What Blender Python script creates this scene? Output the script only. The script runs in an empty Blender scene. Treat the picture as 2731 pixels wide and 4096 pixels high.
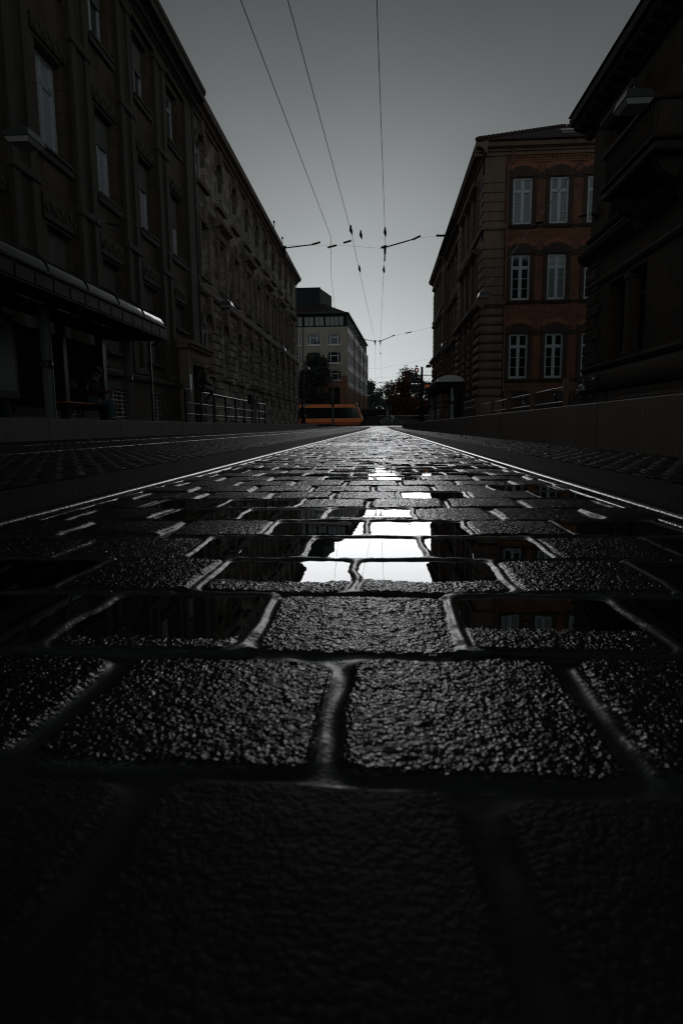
import bpy, math, random
import numpy as np
from mathutils import Vector, Matrix
R = math.radians
random.seed(7)
rng = np.random.default_rng(11)
SC = bpy.context.scene
COL = SC.collection

# ---------------------------------------------------------------- helpers
W = {}                                   # world position of every linked object's origin
def tag(o, label=None, cat=None, group=None, kind=None):
    for k, v in (('label', label), ('category', cat), ('group', group), ('kind', kind)):
        if v: o[k] = v
    return o
def empty(name, loc, label=None, cat=None, group=None, kind=None):
    o = bpy.data.objects.new(name, None)
    o.empty_display_size = .2
    COL.objects.link(o)
    o.location = loc
    W[o] = Vector(loc)
    return tag(o, label, cat, group, kind)
def put(name, me, parent=None, loc=None):
    """link a mesh whose vertices are relative to LOC (world)"""
    o = bpy.data.objects.new(name, me)
    COL.objects.link(o)
    base = W[parent] if parent else Vector((0, 0, 0))
    loc = Vector(loc) if loc is not None else base
    o.parent = parent
    o.location = loc - base
    W[o] = loc.copy()
    return o
def copy_tree(o, loc=None, parent=None, rz=None):
    c = o.copy(); COL.objects.link(c)
    c.parent = parent
    if parent is None:
        c.location = loc
        if rz is not None: c.rotation_euler = (0, 0, rz)
        W[c] = Vector(loc)
    else:
        W[c] = W[parent] + c.location
    for ch in list(o.children): copy_tree(ch, None, c)
    return c
class Fr:
    """a facade frame: u along the wall, n out of it, z up"""
    def __init__(s, o, u, n):
        s.o = Vector((o[0], o[1], 0)); s.u = Vector((u[0], u[1], 0)).normalized(); s.n = Vector((n[0], n[1], 0)).normalized()
    def p(s, u, n, z): return s.o + s.u * u + s.n * n + Vector((0, 0, z))
WORLD = Fr((0, 0), (1, 0), (0, 1))
class MB:
    def __init__(s): s.v = []; s.f = []; s.sm = []; s.mi = []; s.m = 0
    def add(s, vs, fs, smooth=False):
        b = len(s.v); s.v += [tuple(x) for x in vs]
        for f in fs:
            s.f.append(tuple(b + i for i in f)); s.sm.append(smooth); s.mi.append(s.m)
        return s
    def quad(s, a, b, c, d): return s.add((a, b, c, d), ((0, 1, 2, 3),))
    def box(s, x0, x1, y0, y1, z0, z1): return s.fbox(WORLD, x0, x1, z0, z1, y0, y1)
    def fbox(s, fr, u0, u1, z0, z1, n0, n1):
        vs = [fr.p(u, n, z) for z in (z0, z1) for n in (n0, n1) for u in (u0, u1)]
        return s.add(vs, ((0, 1, 5, 4), (2, 6, 7, 3), (0, 4, 6, 2), (1, 3, 7, 5), (4, 5, 7, 6), (0, 2, 3, 1)))
    def cbox(s, fr, u0, u1, z0, z1, n0, n1, c=.03):
        """box with the two long front edges (and ends) chamfered"""
        vs = []
        for z, k in ((z0, 1), (z0 + c, 0), (z1 - c, 0), (z1, 1)):
            d = c * k
            vs += [fr.p(u0 + d, n0, z), fr.p(u0 + d, n1 - d, z), fr.p(u1 - d, n1 - d, z), fr.p(u1 - d, n0, z)]
        fs = [(0, 1, 2, 3), (12, 15, 14, 13)]
        for k in range(3):
            for j in range(4):
                a = k * 4 + j; b = k * 4 + (j + 1) % 4
                fs.append((a, a + 4, b + 4, b))
        return s.add(vs, fs)
    def prism(s, fr, poly, u0, u1, smooth=False):
        """polygon [(n,z)] swept along u"""
        n = len(poly)
        vs = [fr.p(u, a, z) for u in (u0, u1) for a, z in poly]
        fs = [tuple(range(n - 1, -1, -1)), tuple(range(n, 2 * n))]
        s.add(vs, fs)
        s.add(vs, [(i, (i + 1) % n, n + (i + 1) % n, n + i) for i in range(n)], smooth)
        return s
    def plate(s, fr, poly, n0, n1):
        """polygon [(u,z)] given thickness along n"""
        n = len(poly)
        vs = [fr.p(u, a, z) for a in (n0, n1) for u, z in poly]
        return s.add(vs, [tuple(range(n)), tuple(range(2 * n - 1, n - 1, -1))] + [(i, n + i, n + (i + 1) % n, (i + 1) % n) for i in range(n)])
    def tube(s, pts, r, seg=8, closed=False, cap=True):
        pts = [Vector(p) for p in pts]; n = len(pts)
        rs = r if isinstance(r, (list, tuple)) else [r] * n
        vs = []; prev = None
        for i, p in enumerate(pts):
            if closed: t = pts[(i + 1) % n] - pts[i - 1]
            else: t = pts[min(i + 1, n - 1)] - pts[max(i - 1, 0)]
            t.normalize()
            a = prev if prev else (Vector((0, 0, 1)) if abs(t.z) < .9 else Vector((1, 0, 0)))
            x = (a - t * a.dot(t)).normalized(); y = t.cross(x); prev = x
            for k in range(seg):
                w = 2 * math.pi * k / seg
                vs.append(p + (x * math.cos(w) + y * math.sin(w)) * rs[i])
        fs = []
        for i in range(n if closed else n - 1):
            j = (i + 1) % n
            for k in range(seg):
                l = (k + 1) % seg
                fs.append((i * seg + k, i * seg + l, j * seg + l, j * seg + k))
        s.add(vs, fs, True)
        if cap and not closed:
            s.add(vs[:seg], [tuple(range(seg - 1, -1, -1))]); s.add(vs[-seg:], [tuple(range(seg))])
        return s
    def lathe(s, c, prof, seg=16, axis='z'):
        c = Vector(c); vs = []
        for r, h in prof:
            for k in range(seg):
                w = 2 * math.pi * k / seg; a = r * math.cos(w); b = r * math.sin(w)
                vs.append(c + (Vector((a, b, h)) if axis == 'z' else Vector((a, h, b)) if axis == 'y' else Vector((h, a, b))))
        fs = [(i * seg + k, i * seg + (k + 1) % seg, (i + 1) * seg + (k + 1) % seg, (i + 1) * seg + k) for i in range(len(prof) - 1) for k in range(seg)]
        return s.add(vs, fs, True)
    def ball(s, c, rx, ry, rz, seg=12, rings=8):
        vs = []; fs = []
        for i in range(rings + 1):
            t = math.pi * i / rings
            for k in range(seg):
                w = 2 * math.pi * k / seg
                vs.append((c[0] + rx * math.sin(t) * math.cos(w), c[1] + ry * math.sin(t) * math.sin(w), c[2] + rz * math.cos(t)))
        for i in range(rings):
            for k in range(seg):
                fs.append((i * seg + k, (i + 1) * seg + k, (i + 1) * seg + (k + 1) % seg, i * seg + (k + 1) % seg))
        return s.add(vs, fs, True)
    def mesh(s, name, mats, off=Vector((0, 0, 0))):
        me = bpy.data.meshes.new(name)
        o = tuple(off)
        me.from_pydata([(a - o[0], b - o[1], c - o[2]) for a, b, c in s.v], [], s.f)
        me.polygons.foreach_set('use_smooth', s.sm)
        mats = mats if isinstance(mats, (list, tuple)) else [mats]
        for m in mats: me.materials.append(m)
        if len(mats) > 1: me.polygons.foreach_set('material_index', s.mi)
        me.update()
        return me
    def build(s, name, mats, parent=None, loc=None):
        base = Vector(loc) if loc is not None else (W[parent] if parent else Vector((0, 0, 0)))
        return put(name, s.mesh(name, mats, base), parent, base)

# ---------------------------------------------------------------- materials
def newmat(name):
    m = bpy.data.materials.new(name); m.use_nodes = True
    nt = m.node_tree
    return m, nt, nt.nodes['Principled BSDF']
def N(nt, t, **kw):
    n = nt.nodes.new(t)
    for k, v in kw.items():
        if k in n.inputs: n.inputs[k].default_value = v
        else: setattr(n, k, v)
    return n
def wallvec(nt):
    tc = N(nt, 'ShaderNodeTexCoord'); g = N(nt, 'ShaderNodeNewGeometry')
    s = N(nt, 'ShaderNodeSeparateXYZ'); nt.links.new(tc.outputs['Object'], s.inputs[0])
    sn = N(nt, 'ShaderNodeSeparateXYZ'); nt.links.new(g.outputs['True Normal'], sn.inputs[0])
    ab = N(nt, 'ShaderNodeMath', operation='ABSOLUTE'); nt.links.new(sn.outputs['X'], ab.inputs[0])
    gt = N(nt, 'ShaderNodeMath', operation='GREATER_THAN'); nt.links.new(ab.outputs[0], gt.inputs[0]); gt.inputs[1].default_value = .6
    mx = N(nt, 'ShaderNodeMix', data_type='FLOAT')
    nt.links.new(gt.outputs[0], mx.inputs[0]); nt.links.new(s.outputs['X'], mx.inputs[2]); nt.links.new(s.outputs['Y'], mx.inputs[3])
    c = N(nt, 'ShaderNodeCombineXYZ'); nt.links.new(mx.outputs[0], c.inputs['X']); nt.links.new(s.outputs['Z'], c.inputs['Y'])
    return c.outputs[0], tc.outputs['Object']
def rgb(c): return (c[0], c[1], c[2], 1)
def pmat(name, col, rough=.6, var=.25, scale=6, bump=.15, bscale=40, metal=0, spec=.5, rvar=.1, streak=False):
    m, nt, b = newmat(name)
    tc = N(nt, 'ShaderNodeTexCoord')
    vec = tc.outputs['Object']
    if streak:
        mp = N(nt, 'ShaderNodeMapping'); mp.inputs['Scale'].default_value = (1, 1, .12); nt.links.new(vec, mp.inputs[0]); v2 = mp.outputs[0]
    else: v2 = vec
    n1 = N(nt, 'ShaderNodeTexNoise', Scale=scale, Detail=6., Roughness=.6); nt.links.new(v2, n1.inputs['Vector'])
    cr = N(nt, 'ShaderNodeValToRGB')
    cr.color_ramp.elements[0].position = .3; cr.color_ramp.elements[1].position = .72
    cr.color_ramp.elements[0].color = rgb([c * (1 - var) for c in col]); cr.color_ramp.elements[1].color = rgb([min(1, c * (1 + var)) for c in col])
    nt.links.new(n1.outputs[0], cr.inputs[0]); nt.links.new(cr.outputs[0], b.inputs['Base Color'])
    mr = N(nt, 'ShaderNodeMapRange'); mr.inputs['To Min'].default_value = max(.02, rough - rvar); mr.inputs['To Max'].default_value = min(1, rough + rvar)
    nt.links.new(n1.outputs[0], mr.inputs[0]); nt.links.new(mr.outputs[0], b.inputs['Roughness'])
    b.inputs['Metallic'].default_value = metal; b.inputs['Specular IOR Level'].default_value = spec
    if bump:
        n2 = N(nt, 'ShaderNodeTexNoise', Scale=bscale, Detail=4.); nt.links.new(vec, n2.inputs['Vector'])
        bp = N(nt, 'ShaderNodeBump', Strength=bump, Distance=.02); nt.links.new(n2.outputs[0], bp.inputs['Height']); nt.links.new(bp.outputs[0], b.inputs['Normal'])
    return m
def masonry(name, c1, c2, mort, bw, bh, ms=.012, rough=.8, bump=.4, var=.35, off=.5, spec=.3):
    m, nt, b = newmat(name)
    wv, ob = wallvec(nt)
    br = N(nt, 'ShaderNodeTexBrick', Scale=1.)
    br.inputs['Color1'].default_value = rgb(c1); br.inputs['Color2'].default_value = rgb(c2); br.inputs['Mortar'].default_value = rgb(mort)
    br.inputs['Mortar Size'].default_value = ms; br.inputs['Brick Width'].default_value = bw; br.inputs['Row Height'].default_value = bh
    br.inputs['Mortar Smooth'].default_value = .2; br.offset = off; br.inputs['Bias'].default_value = 0
    nt.links.new(wv, br.inputs['Vector'])
    n1 = N(nt, 'ShaderNodeTexNoise', Scale=1.3, Detail=8., Roughness=.65)
    mp = N(nt, 'ShaderNodeMapping'); mp.inputs['Scale'].default_value = (1, 1, .35); nt.links.new(ob, mp.inputs[0]); nt.links.new(mp.outputs[0], n1.inputs['Vector'])
    mr = N(nt, 'ShaderNodeMapRange'); mr.inputs['From Min'].default_value = .3; mr.inputs['From Max'].default_value = .7
    mr.inputs['To Min'].default_value = 1 - var; mr.inputs['To Max'].default_value = 1 + var; nt.links.new(n1.outputs[0], mr.inputs[0])
    ml = N(nt, 'ShaderNodeVectorMath', operation='SCALE'); nt.links.new(br.outputs['Color'], ml.inputs[0]); nt.links.new(mr.outputs[0], ml.inputs['Scale'])
    nt.links.new(ml.outputs[0], b.inputs['Base Color'])
    b.inputs['Roughness'].default_value = rough; b.inputs['Specular IOR Level'].default_value = spec
    n2 = N(nt, 'ShaderNodeTexNoise', Scale=14., Detail=5.); nt.links.new(ob, n2.inputs['Vector'])
    ad = N(nt, 'ShaderNodeMath', operation='MULTIPLY_ADD'); nt.links.new(br.outputs['Fac'], ad.inputs[0]); ad.inputs[1].default_value = -1.2; nt.links.new(n2.outputs[0], ad.inputs[2])
    bp = N(nt, 'ShaderNodeBump', Strength=bump, Distance=.03); nt.links.new(ad.outputs[0], bp.inputs['Height']); nt.links.new(bp.outputs[0], b.inputs['Normal'])
    return m
def glass(name, col=(.012, .016, .018), rough=.06, spec=.6, wav=.02):
    m, nt, b = newmat(name)
    b.inputs['Base Color'].default_value = rgb(col); b.inputs['Roughness'].default_value = rough; b.inputs['Specular IOR Level'].default_value = spec
    tc = N(nt, 'ShaderNodeTexCoord'); n = N(nt, 'ShaderNodeTexNoise', Scale=1.2, Detail=1.); nt.links.new(tc.outputs['Object'], n.inputs['Vector'])
    bp = N(nt, 'ShaderNodeBump', Strength=wav * 5, Distance=.02); nt.links.new(n.outputs[0], bp.inputs['Height']); nt.links.new(bp.outputs[0], b.inputs['Normal'])
    return m
def emit(name, col, st):
    m, nt, b = newmat(name)
    b.inputs['Base Color'].default_value = rgb([c * .2 for c in col]); b.inputs['Emission Color'].default_value = rgb(col); b.inputs['Emission Strength'].default_value = st
    return m

M = {}
M['stone_flat'] = masonry('sooty_sandstone', (.105, .082, .055), (.06, .048, .034), (.03, .026, .02), 1.35, .62, .012, .85, .35)
M['stone_check'] = masonry('patchwork_sandstone', (.42, .36, .28), (.085, .072, .06), (.035, .03, .026), .95, .42, .012, .85, .5, .3)
M['stone_trim'] = pmat('dark_sandstone_trim', (.06, .05, .038), .85, .4, 2.5, .3, 25, streak=True)
M['stone_light'] = pmat('worn_sandstone_trim', (.19, .15, .115), .85, .35, 2.5, .3, 25, streak=True)
M['stone_red'] = masonry('brown_sandstone', (.075, .054, .037), (.055, .04, .028), (.02, .016, .012), 1.1, .48, .012, .85, .4)
M['stone_red_trim'] = pmat('brown_sandstone_trim', (.07, .05, .036), .85, .35, 2., .3, 25, streak=True)
M['stone_school'] = pmat('school_sandstone', (.185, .128, .094), .85, .3, 2.2, .3, 25, streak=True)
M['stone_school_dark'] = pmat('sooty_school_sandstone', (.052, .038, .029), .85, .35, 2.5, .3, 25, streak=True)
M['brick'] = masonry('orange_brick', (.25, .105, .058), (.14, .062, .038), (.13, .085, .06), .25, .083, .009, .85, .4, .25)
M['brick_arch'] = pmat('orange_brick_arch', (.25, .10, .056), .85, .25, 9, .3, 30)
M['concrete'] = pmat('platform_concrete', (.10, .09, .078), .7, .35, 2.2, .3, 60, streak=True)
M['concrete_warm'] = pmat('brown_platform_concrete', (.115, .082, .06), .7, .35, 2.2, .3, 60, streak=True)
M['white'] = pmat('painted_window_frame', (.46, .52, .53), .4, .1, 8, .05, 60)
M['white_dim'] = pmat('weathered_window_frame', (.52, .57, .57), .45, .15, 8, .05, 60)
M['glass'] = glass('window_glass')
M['glass_pale'] = glass('curtained_window_glass', (.10, .115, .12), .05, .7)
M['glass_painted_glare'] = glass('painted_sky_glare_glass', (.03, .034, .038), .03, .5, .01); [M['glass_painted_glare'].node_tree.nodes['Principled BSDF'].inputs[k].__setattr__('default_value', v) for k, v in (('IOR', 2.4), ('Base Color', (.62, .63, .72, 1)))]  # pale base colour paints the sky's reflection into these panes
M['glass_dark'] = glass('dark_glass', (.006, .009, .01), .08, .5)
M['shutter'] = pmat('grey_roller_shutter', (.27, .265, .255), .5, .12, 5, .05, 50)
M['steel'] = pmat('galvanised_steel', (.20, .21, .20), .35, .2, 10, .1, 60, metal=.8)
M['dark_steel'] = pmat('dark_painted_steel', (.014, .02, .02), .45, .2, 8, .1, 60, spec=.2)
M['rail_steel'] = pmat('polished_rail_steel', (.20, .20, .215), .22, .15, 30, .12, 90, metal=1, rvar=.07)
M['black'] = pmat('black_plastic', (.012, .013, .013), .4, .2, 8, .1, 60)
M['copper'] = pmat('brown_drainpipe', (.16, .085, .045), .5, .25, 6, .1, 50)
M['lead'] = pmat('dark_zinc', (.05, .055, .055), .5, .25, 6, .1, 40)
M['wire'] = pmat('wire_black', (.012, .012, .013), .5, .1, 10, 0)
M['tile'] = pmat('dark_roof_tile', (.05, .033, .026), .8, .35, 9, .6, 14)
M['lamp_glass'] = glass('lamp_glass', (.55, .56, .58), .25, .5)
M['lamp_body'] = pmat('lamp_housing', (.12, .13, .13), .35, .15, 10, .05, 60, metal=.5)
M['poster'] = pmat('faded_poster', (.085, .095, .09), .5, .15, 5, 0)
M['bench'] = pmat('orange_bench_slats', (.36, .10, .025), .5, .2, 12, .1, 50)

# ---------------------------------------------------------------- terrain profile
def g(y):                                    # the street climbs a little towards the crossing
    t = min(1, max(0, (y - 30) / 60)); return .29 * t * t * (3 - 2 * t)
H0 = .1924
# ---------------------------------------------------------------- paving
def lattice(seed, nx, ny): return np.random.default_rng(seed).random((ny, nx))
def vnoise(x, y, s, seed):
    """smooth value noise, cell size s"""
    L = lattice(seed, 509, 521); a = x / s; b = y / s
    i = np.floor(a).astype(int); j = np.floor(b).astype(int); fx = a - i; fy = b - j
    fx = fx * fx * (3 - 2 * fx); fy = fy * fy * (3 - 2 * fy)
    q = lambda jj, ii: L[jj % 521, ii % 509]
    return (q(j, i) * (1 - fx) + q(j, i + 1) * fx) * (1 - fy) + (q(j + 1, i) * (1 - fx) + q(j + 1, i + 1) * fx) * fy
def sstep(a, b, x):
    t = np.clip((x - a) / (b - a), 0, 1); return t * t * (3 - 2 * t)
def rowhash(r, c, seed):
    return (np.sin(r * 127.1 + c * 311.7 + seed * 74.7) * 43758.5453) % 1.0
# wet setts: (row, column) -> how deep the hollow is and how much of its near edge stays dry
POOL = {(4, -1): (1.25, .38), (4, 0): (1.25, .42), (5, -2): (1.3, .08), (5, -1): (1.3, .15), (5, 0): (1.3, .05), (6, -1): (1.3, .05), (6, 0): (1.35, .0), (7, -1): (1.1, .3), (7, -2): (.9, .1), (7, -3): (1.1, 0), (8, -3): (1., .1), (8, -2): (1., .2), (3, -3): (1.2, 0), (3, -2): (1.2, .25), (3, 0): (1.0, .4), (3, 1): (1.2, .0), (4, -3): (1.1, 0), (4, 2): (1., .1), (5, 2): (1.1, .1), (6, 2): (.9, .1), (9, 0): (1.1, .1), (9, 2): (1., .1), (10, 2): (1., .1), (12, 0): (1.2, 0), (13, 0): (1.1, 0), (13, -1): (1.1, 0), (12, -1): (.9, .2), (14, 0): (1, 0), (15, 0): (1, 0), (15, 1): (1, .1), (14, -1): (1., 0)}
CW, CH, X0, Y0 = .188, .19, -.026, .124        # sett pitch, one joint position, first row line
def pool_of(r, c):
    d = np.zeros(r.shape); dry = np.zeros(r.shape)
    for (a, b), (dep, dr) in POOL.items():
        k = (r == a - 1) & (c == b); d[k] = dep; dry[k] = dr
    far = (r > 11) & (rowhash(r, c, 9) > .60)
    d[far] = 1.0
    return d, dry
def setts(xs, ys, cw, ch, x0, y0, jw, depth, seed, grain=1., pools=False, far=None):
    X, Y = np.meshgrid(xs, ys)
    wx = (vnoise(X + 50, Y + 50, .06, seed + 1) - .5) * .010 * cw / .188; wy = (vnoise(X + 80, Y + 20, .05, seed + 2) - .5) * .010 * ch / .19
    r = np.floor((Y + wy - y0) / ch)
    jit = (rowhash(r, 0 * r, seed) - .5) * .014 * cw / .188
    sh = x0 + np.where(r % 2 == 1, 0., cw / 2) + jit
    c = np.floor((X + wx - sh) / cw)
    # the joint to the left of a sett is nudged the same way from both sides
    def edge(cc): return sh + cc * cw + (rowhash(r, cc, seed + 3) - .5) * .016 * cw / .188
    el = edge(c); c = np.where(X + wx < el, c - 1, c); er = edge(c + 1); c = np.where(X + wx >= er, c + 1, c)
    el = edge(c); er = edge(c + 1)
    yb = y0 + r * ch
    dx = np.minimum(X + wx - el, er - X - wx); dy = np.minimum(Y + wy - yb, yb + ch - Y - wy)
    rad = .02 * cw / .188                       # rounded plan corners
    ax = np.clip(rad + jw / 2 - dx, 0, None); ay = np.clip(rad + jw / 2 - dy, 0, None)
    d = np.where((ax > 0) & (ay > 0), rad + jw / 2 - np.hypot(ax, ay), np.minimum(dx, dy))
    top = sstep(jw * .40, jw * .40 + .008 * cw / .188, d)
    tx = (X - el) / (er - el) - .5; ty = (Y - yb) / ch - .5
    off = (rowhash(r, c, seed + 5) - .5) * .0035
    tilt = (rowhash(r, c, seed + 6) - .5) * .006 * tx + (rowhash(r, c, seed + 7) - .5) * .006 * ty
    z = off + tilt + (.25 - tx * tx - ty * ty) * .004
    gr = ((vnoise(X, Y, .0042, seed + 8) - .5) * .0019 * np.where(r == 0, .4, 1.) + (vnoise(X + 9, Y, .010, seed + 10) - .5) * .0007 + (vnoise(X, Y + 7, .04, seed + 11) - .5) * .0010) * grain
    mort = -depth * (.72 + .28 * np.clip(1 - d / (jw * .5), 0, 1)) + (vnoise(X, Y, .02, seed + 12) - .5) * .0022
    wet = np.zeros(X.shape)
    if pools:
        pd, dry = pool_of(r, c)
        w = pd > 0
        zz = -.0042 * pd + .0052 * sstep(0, 1, np.clip((dry - (ty + .5)) / .3 + .35, 0, 1)) * (dry > 0) + (tx * tx) * .004
        z = np.where(w, zz, z)
        # bedding ridges stay proud round the hollows, on both sides of a joint
        side = np.where(X + wx - el < er - X - wx, -1, 1)
        wn = (pool_of(r, c + side)[0] > 0) & (np.minimum(X + wx - el, er - X - wx) < jw) & (dx <= dy)
        mort = np.where(w | wn, -.0022 + .0034 * (1 - np.clip(d / (jw * .55), 0, 1)) + (vnoise(X, Y, .015, seed + 13) - .5) * .0016, mort)
    Z = mort * (1 - top) + (z + gr * 1.0) * top
    if far is not None: Z = Z + far(Y)
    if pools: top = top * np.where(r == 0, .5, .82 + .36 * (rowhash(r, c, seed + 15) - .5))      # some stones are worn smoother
    pol = np.where(r == 0, .24, .55 + .9 * rowhash(r, c, seed + 16)) * np.where(top > .3, 1 - .60 * sstep(2.2, 8.5, Y), 1.1) if pools else np.ones(X.shape)     # gloss per stone, cut in the nearest row to darken the foreground
    return X, Y, Z, top, pol
def grid_mesh(name, parts, mat):
    vs = []; fs = []; at = []; ap = []; b = 0
    for X, Y, Z, T, P in parts:
        ap.append(P.reshape(-1))
        ny, nx = X.shape
        vs.append(np.stack([X, Y, Z], -1).reshape(-1, 3)); at.append(T.reshape(-1))
        i = np.arange(ny * nx).reshape(ny, nx) + b
        fs.append(np.stack([i[:-1, :-1], i[:-1, 1:], i[1:, 1:], i[1:, :-1]], -1).reshape(-1, 4)); b += ny * nx
    V = np.concatenate(vs).astype(np.float32); Fc = np.concatenate(fs).astype(np.int32); A = np.concatenate(at).astype(np.float32)
    me = bpy.data.meshes.new(name)
    me.vertices.add(len(V)); me.vertices.foreach_set('co', V.ravel())
    me.loops.add(Fc.size); me.loops.foreach_set('vertex_index', Fc.ravel())
    me.polygons.add(len(Fc)); me.polygons.foreach_set('loop_start', np.arange(0, Fc.size, 4, dtype=np.int32))
    me.polygons.foreach_set('use_smooth', np.ones(len(Fc), dtype=bool))
    a = me.attributes.new('sett', 'FLOAT', 'POINT'); a.data.foreach_set('value', A)
    a = me.attributes.new('polish', 'FLOAT', 'POINT'); a.data.foreach_set('value', np.concatenate(ap).astype(np.float32))
    me.materials.append(mat); me.update(calc_edges=True)
    return put(name, me)
def sett_mat(name, stone, mortar, gs=265., rs=.09, rm=.30, bump=1., spec=.21):
    m, nt, b = newmat(name)
    tc = N(nt, 'ShaderNodeTexCoord'); at = N(nt, 'ShaderNodeAttribute', attribute_name='sett')
    n1 = N(nt, 'ShaderNodeTexNoise', Scale=gs, Detail=1., Roughness=.5); nt.links.new(tc.outputs['Object'], n1.inputs['Vector'])
    n2 = N(nt, 'ShaderNodeTexNoise', Scale=7., Detail=4.); nt.links.new(tc.outputs['Object'], n2.inputs['Vector'])
    cr = N(nt, 'ShaderNodeValToRGB'); e = cr.color_ramp.elements
    e[0].position = .40; e[1].position = .72; e[0].color = rgb([c * .35 for c in stone]); e[1].color = rgb([c * 2.6 for c in stone]); nt.links.new(n1.outputs[0], cr.inputs[0])
    mx = N(nt, 'ShaderNodeMix', data_type='RGBA'); nt.links.new(at.outputs['Fac'], mx.inputs[0]); mx.inputs[6].default_value = rgb(mortar); nt.links.new(cr.outputs[0], mx.inputs[7])
    mr = N(nt, 'ShaderNodeMapRange'); mr.inputs['From Min'].default_value = .35; mr.inputs['From Max'].default_value = .65; mr.inputs['To Min'].default_value = .75; mr.inputs['To Max'].default_value = 1.25; nt.links.new(n2.outputs[0], mr.inputs[0])
    ml = N(nt, 'ShaderNodeVectorMath', operation='SCALE'); nt.links.new(mx.outputs[2], ml.inputs[0]); nt.links.new(mr.outputs[0], ml.inputs['Scale']); nt.links.new(ml.outputs[0], b.inputs['Base Color'])
    r1 = N(nt, 'ShaderNodeMapRange'); r1.inputs['To Min'].default_value = rm; r1.inputs['To Max'].default_value = rs; nt.links.new(at.outputs['Fac'], r1.inputs[0]); 
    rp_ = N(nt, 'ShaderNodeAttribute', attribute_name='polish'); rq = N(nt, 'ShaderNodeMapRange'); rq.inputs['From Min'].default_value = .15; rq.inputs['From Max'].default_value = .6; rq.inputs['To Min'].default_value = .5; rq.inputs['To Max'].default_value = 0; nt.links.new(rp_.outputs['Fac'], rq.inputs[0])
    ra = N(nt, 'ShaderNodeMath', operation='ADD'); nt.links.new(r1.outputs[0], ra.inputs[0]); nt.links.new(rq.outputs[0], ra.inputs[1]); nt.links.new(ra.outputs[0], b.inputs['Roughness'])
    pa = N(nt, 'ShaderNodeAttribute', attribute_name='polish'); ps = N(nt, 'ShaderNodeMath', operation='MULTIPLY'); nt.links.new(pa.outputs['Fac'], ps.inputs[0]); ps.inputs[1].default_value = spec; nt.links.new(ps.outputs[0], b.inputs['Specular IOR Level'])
    sb = N(nt, 'ShaderNodeMath', operation='MULTIPLY'); nt.links.new(n1.outputs[0], sb.inputs[0])
    r2 = N(nt, 'ShaderNodeMapRange'); r2.inputs['To Min'].default_value = .10; r2.inputs['To Max'].default_value = 1.; nt.links.new(at.outputs['Fac'], r2.inputs[0]); nt.links.new(r2.outputs[0], sb.inputs[1])
    bp = N(nt, 'ShaderNodeBump', Strength=bump, Distance=.0036); nt.links.new(sb.outputs[0], bp.inputs['Height']); nt.links.new(bp.outputs[0], b.inputs['Normal'])
    return m
def ysteps(y0, y1, lo, k, cap=9.):
    ys = [y0]
    while ys[-1] < y1: ys.append(ys[-1] + min(cap, max(lo, k * ys[-1])))
    return np.array(ys)
gv = np.vectorize(g)
M['sett'] = sett_mat('wet_granite_setts', (.0085, .0083, .008), (.028, .030, .028))
M['sett_small'] = sett_mat('small_granite_setts', (.012, .0105, .009), (.006, .0055, .005), 200., .5, .7, 1., .12)
RL, RR = -.80, .635
xs = np.arange(RL + .045, RR - .044, .003)
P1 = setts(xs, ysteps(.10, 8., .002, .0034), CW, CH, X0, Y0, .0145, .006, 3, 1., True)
P2 = setts(np.arange(RL + .045, RR - .039, .006), np.concatenate([np.arange(7.95, 30, .0475), np.arange(30, 66, .0633)]), CW, CH, X0, Y0, .0145, .006, 3, .5, True, gv)
P2[2][:] -= .0015
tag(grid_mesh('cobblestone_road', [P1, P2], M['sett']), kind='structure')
PL = setts(np.arange(-5.80, -1.22, .011), ysteps(1.2, 34., .012, .0055, .03), .105, .10, 0, 0, .014, .005, 21, 2.2, False, gv)
PR = setts(np.arange(.965, 1.75, .009), ysteps(1.0, 52., .010, .0055, .03), .105, .10, 0, 0, .014, .005, 33, 2.2, False, gv)
PL2 = setts(np.arange(-5.80, -1.22, .05), ysteps(33.9, 60., .05, .0), .3, .30, 0, 0, .03, .006, 22, .5, False, gv)
tag(grid_mesh('cobblestone_pavement', [PL, PR, PL2], M['sett_small']), kind='structure')
# water standing in the hollows
m, nt, b = newmat('rain_water'); M['water'] = m
b.inputs['Base Color'].default_value = (.006, .006, .006, 1); b.inputs['Roughness'].default_value = .01; b.inputs['IOR'].default_value = 1.7; b.inputs['Specular IOR Level'].default_value = .5
tc = N(nt, 'ShaderNodeTexCoord'); n = N(nt, 'ShaderNodeTexNoise', Scale=14., Detail=2.); nt.links.new(tc.outputs['Object'], n.inputs['Vector'])
bp = N(nt, 'ShaderNodeBump', Strength=.012, Distance=.01); nt.links.new(n.outputs[0], bp.inputs['Height']); nt.links.new(bp.outputs[0], b.inputs['Normal'])
wb = MB()
def water_at(r, c, lvl):
    jit = (rowhash(r, 0., 3) - .5) * .014; sh = X0 + (0 if r % 2 == 1 else CW / 2) + jit
    x0 = sh + c * CW + (rowhash(r, c, 6) - .5) * .016; x1 = sh + (c + 1) * CW + (rowhash(r, c + 1, 6) - .5) * .016
    y0 = Y0 + r * CH; y1 = y0 + CH
    if x0 < RL + .04 or x1 > RR - .04: x0 = max(x0, RL + .045); x1 = min(x1, RR - .045)
    if x1 - x0 < .03: return
    zz = lvl + g(y0)
    wb.quad((x0, y0, zz), (x1, y0, zz), (x1, y1, zz), (x0, y1, zz))
for (a, c), (dp, dr) in POOL.items(): water_at(float(a - 1), float(c), -.0021)
for r in range(12, 200):
    for c in range(-6, 6):
        if rowhash(float(r), float(c), 9) > .60: water_at(float(r), float(c), -.0026)
tag(wb.build('puddle_water', M['water']), kind='structure')

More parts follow.
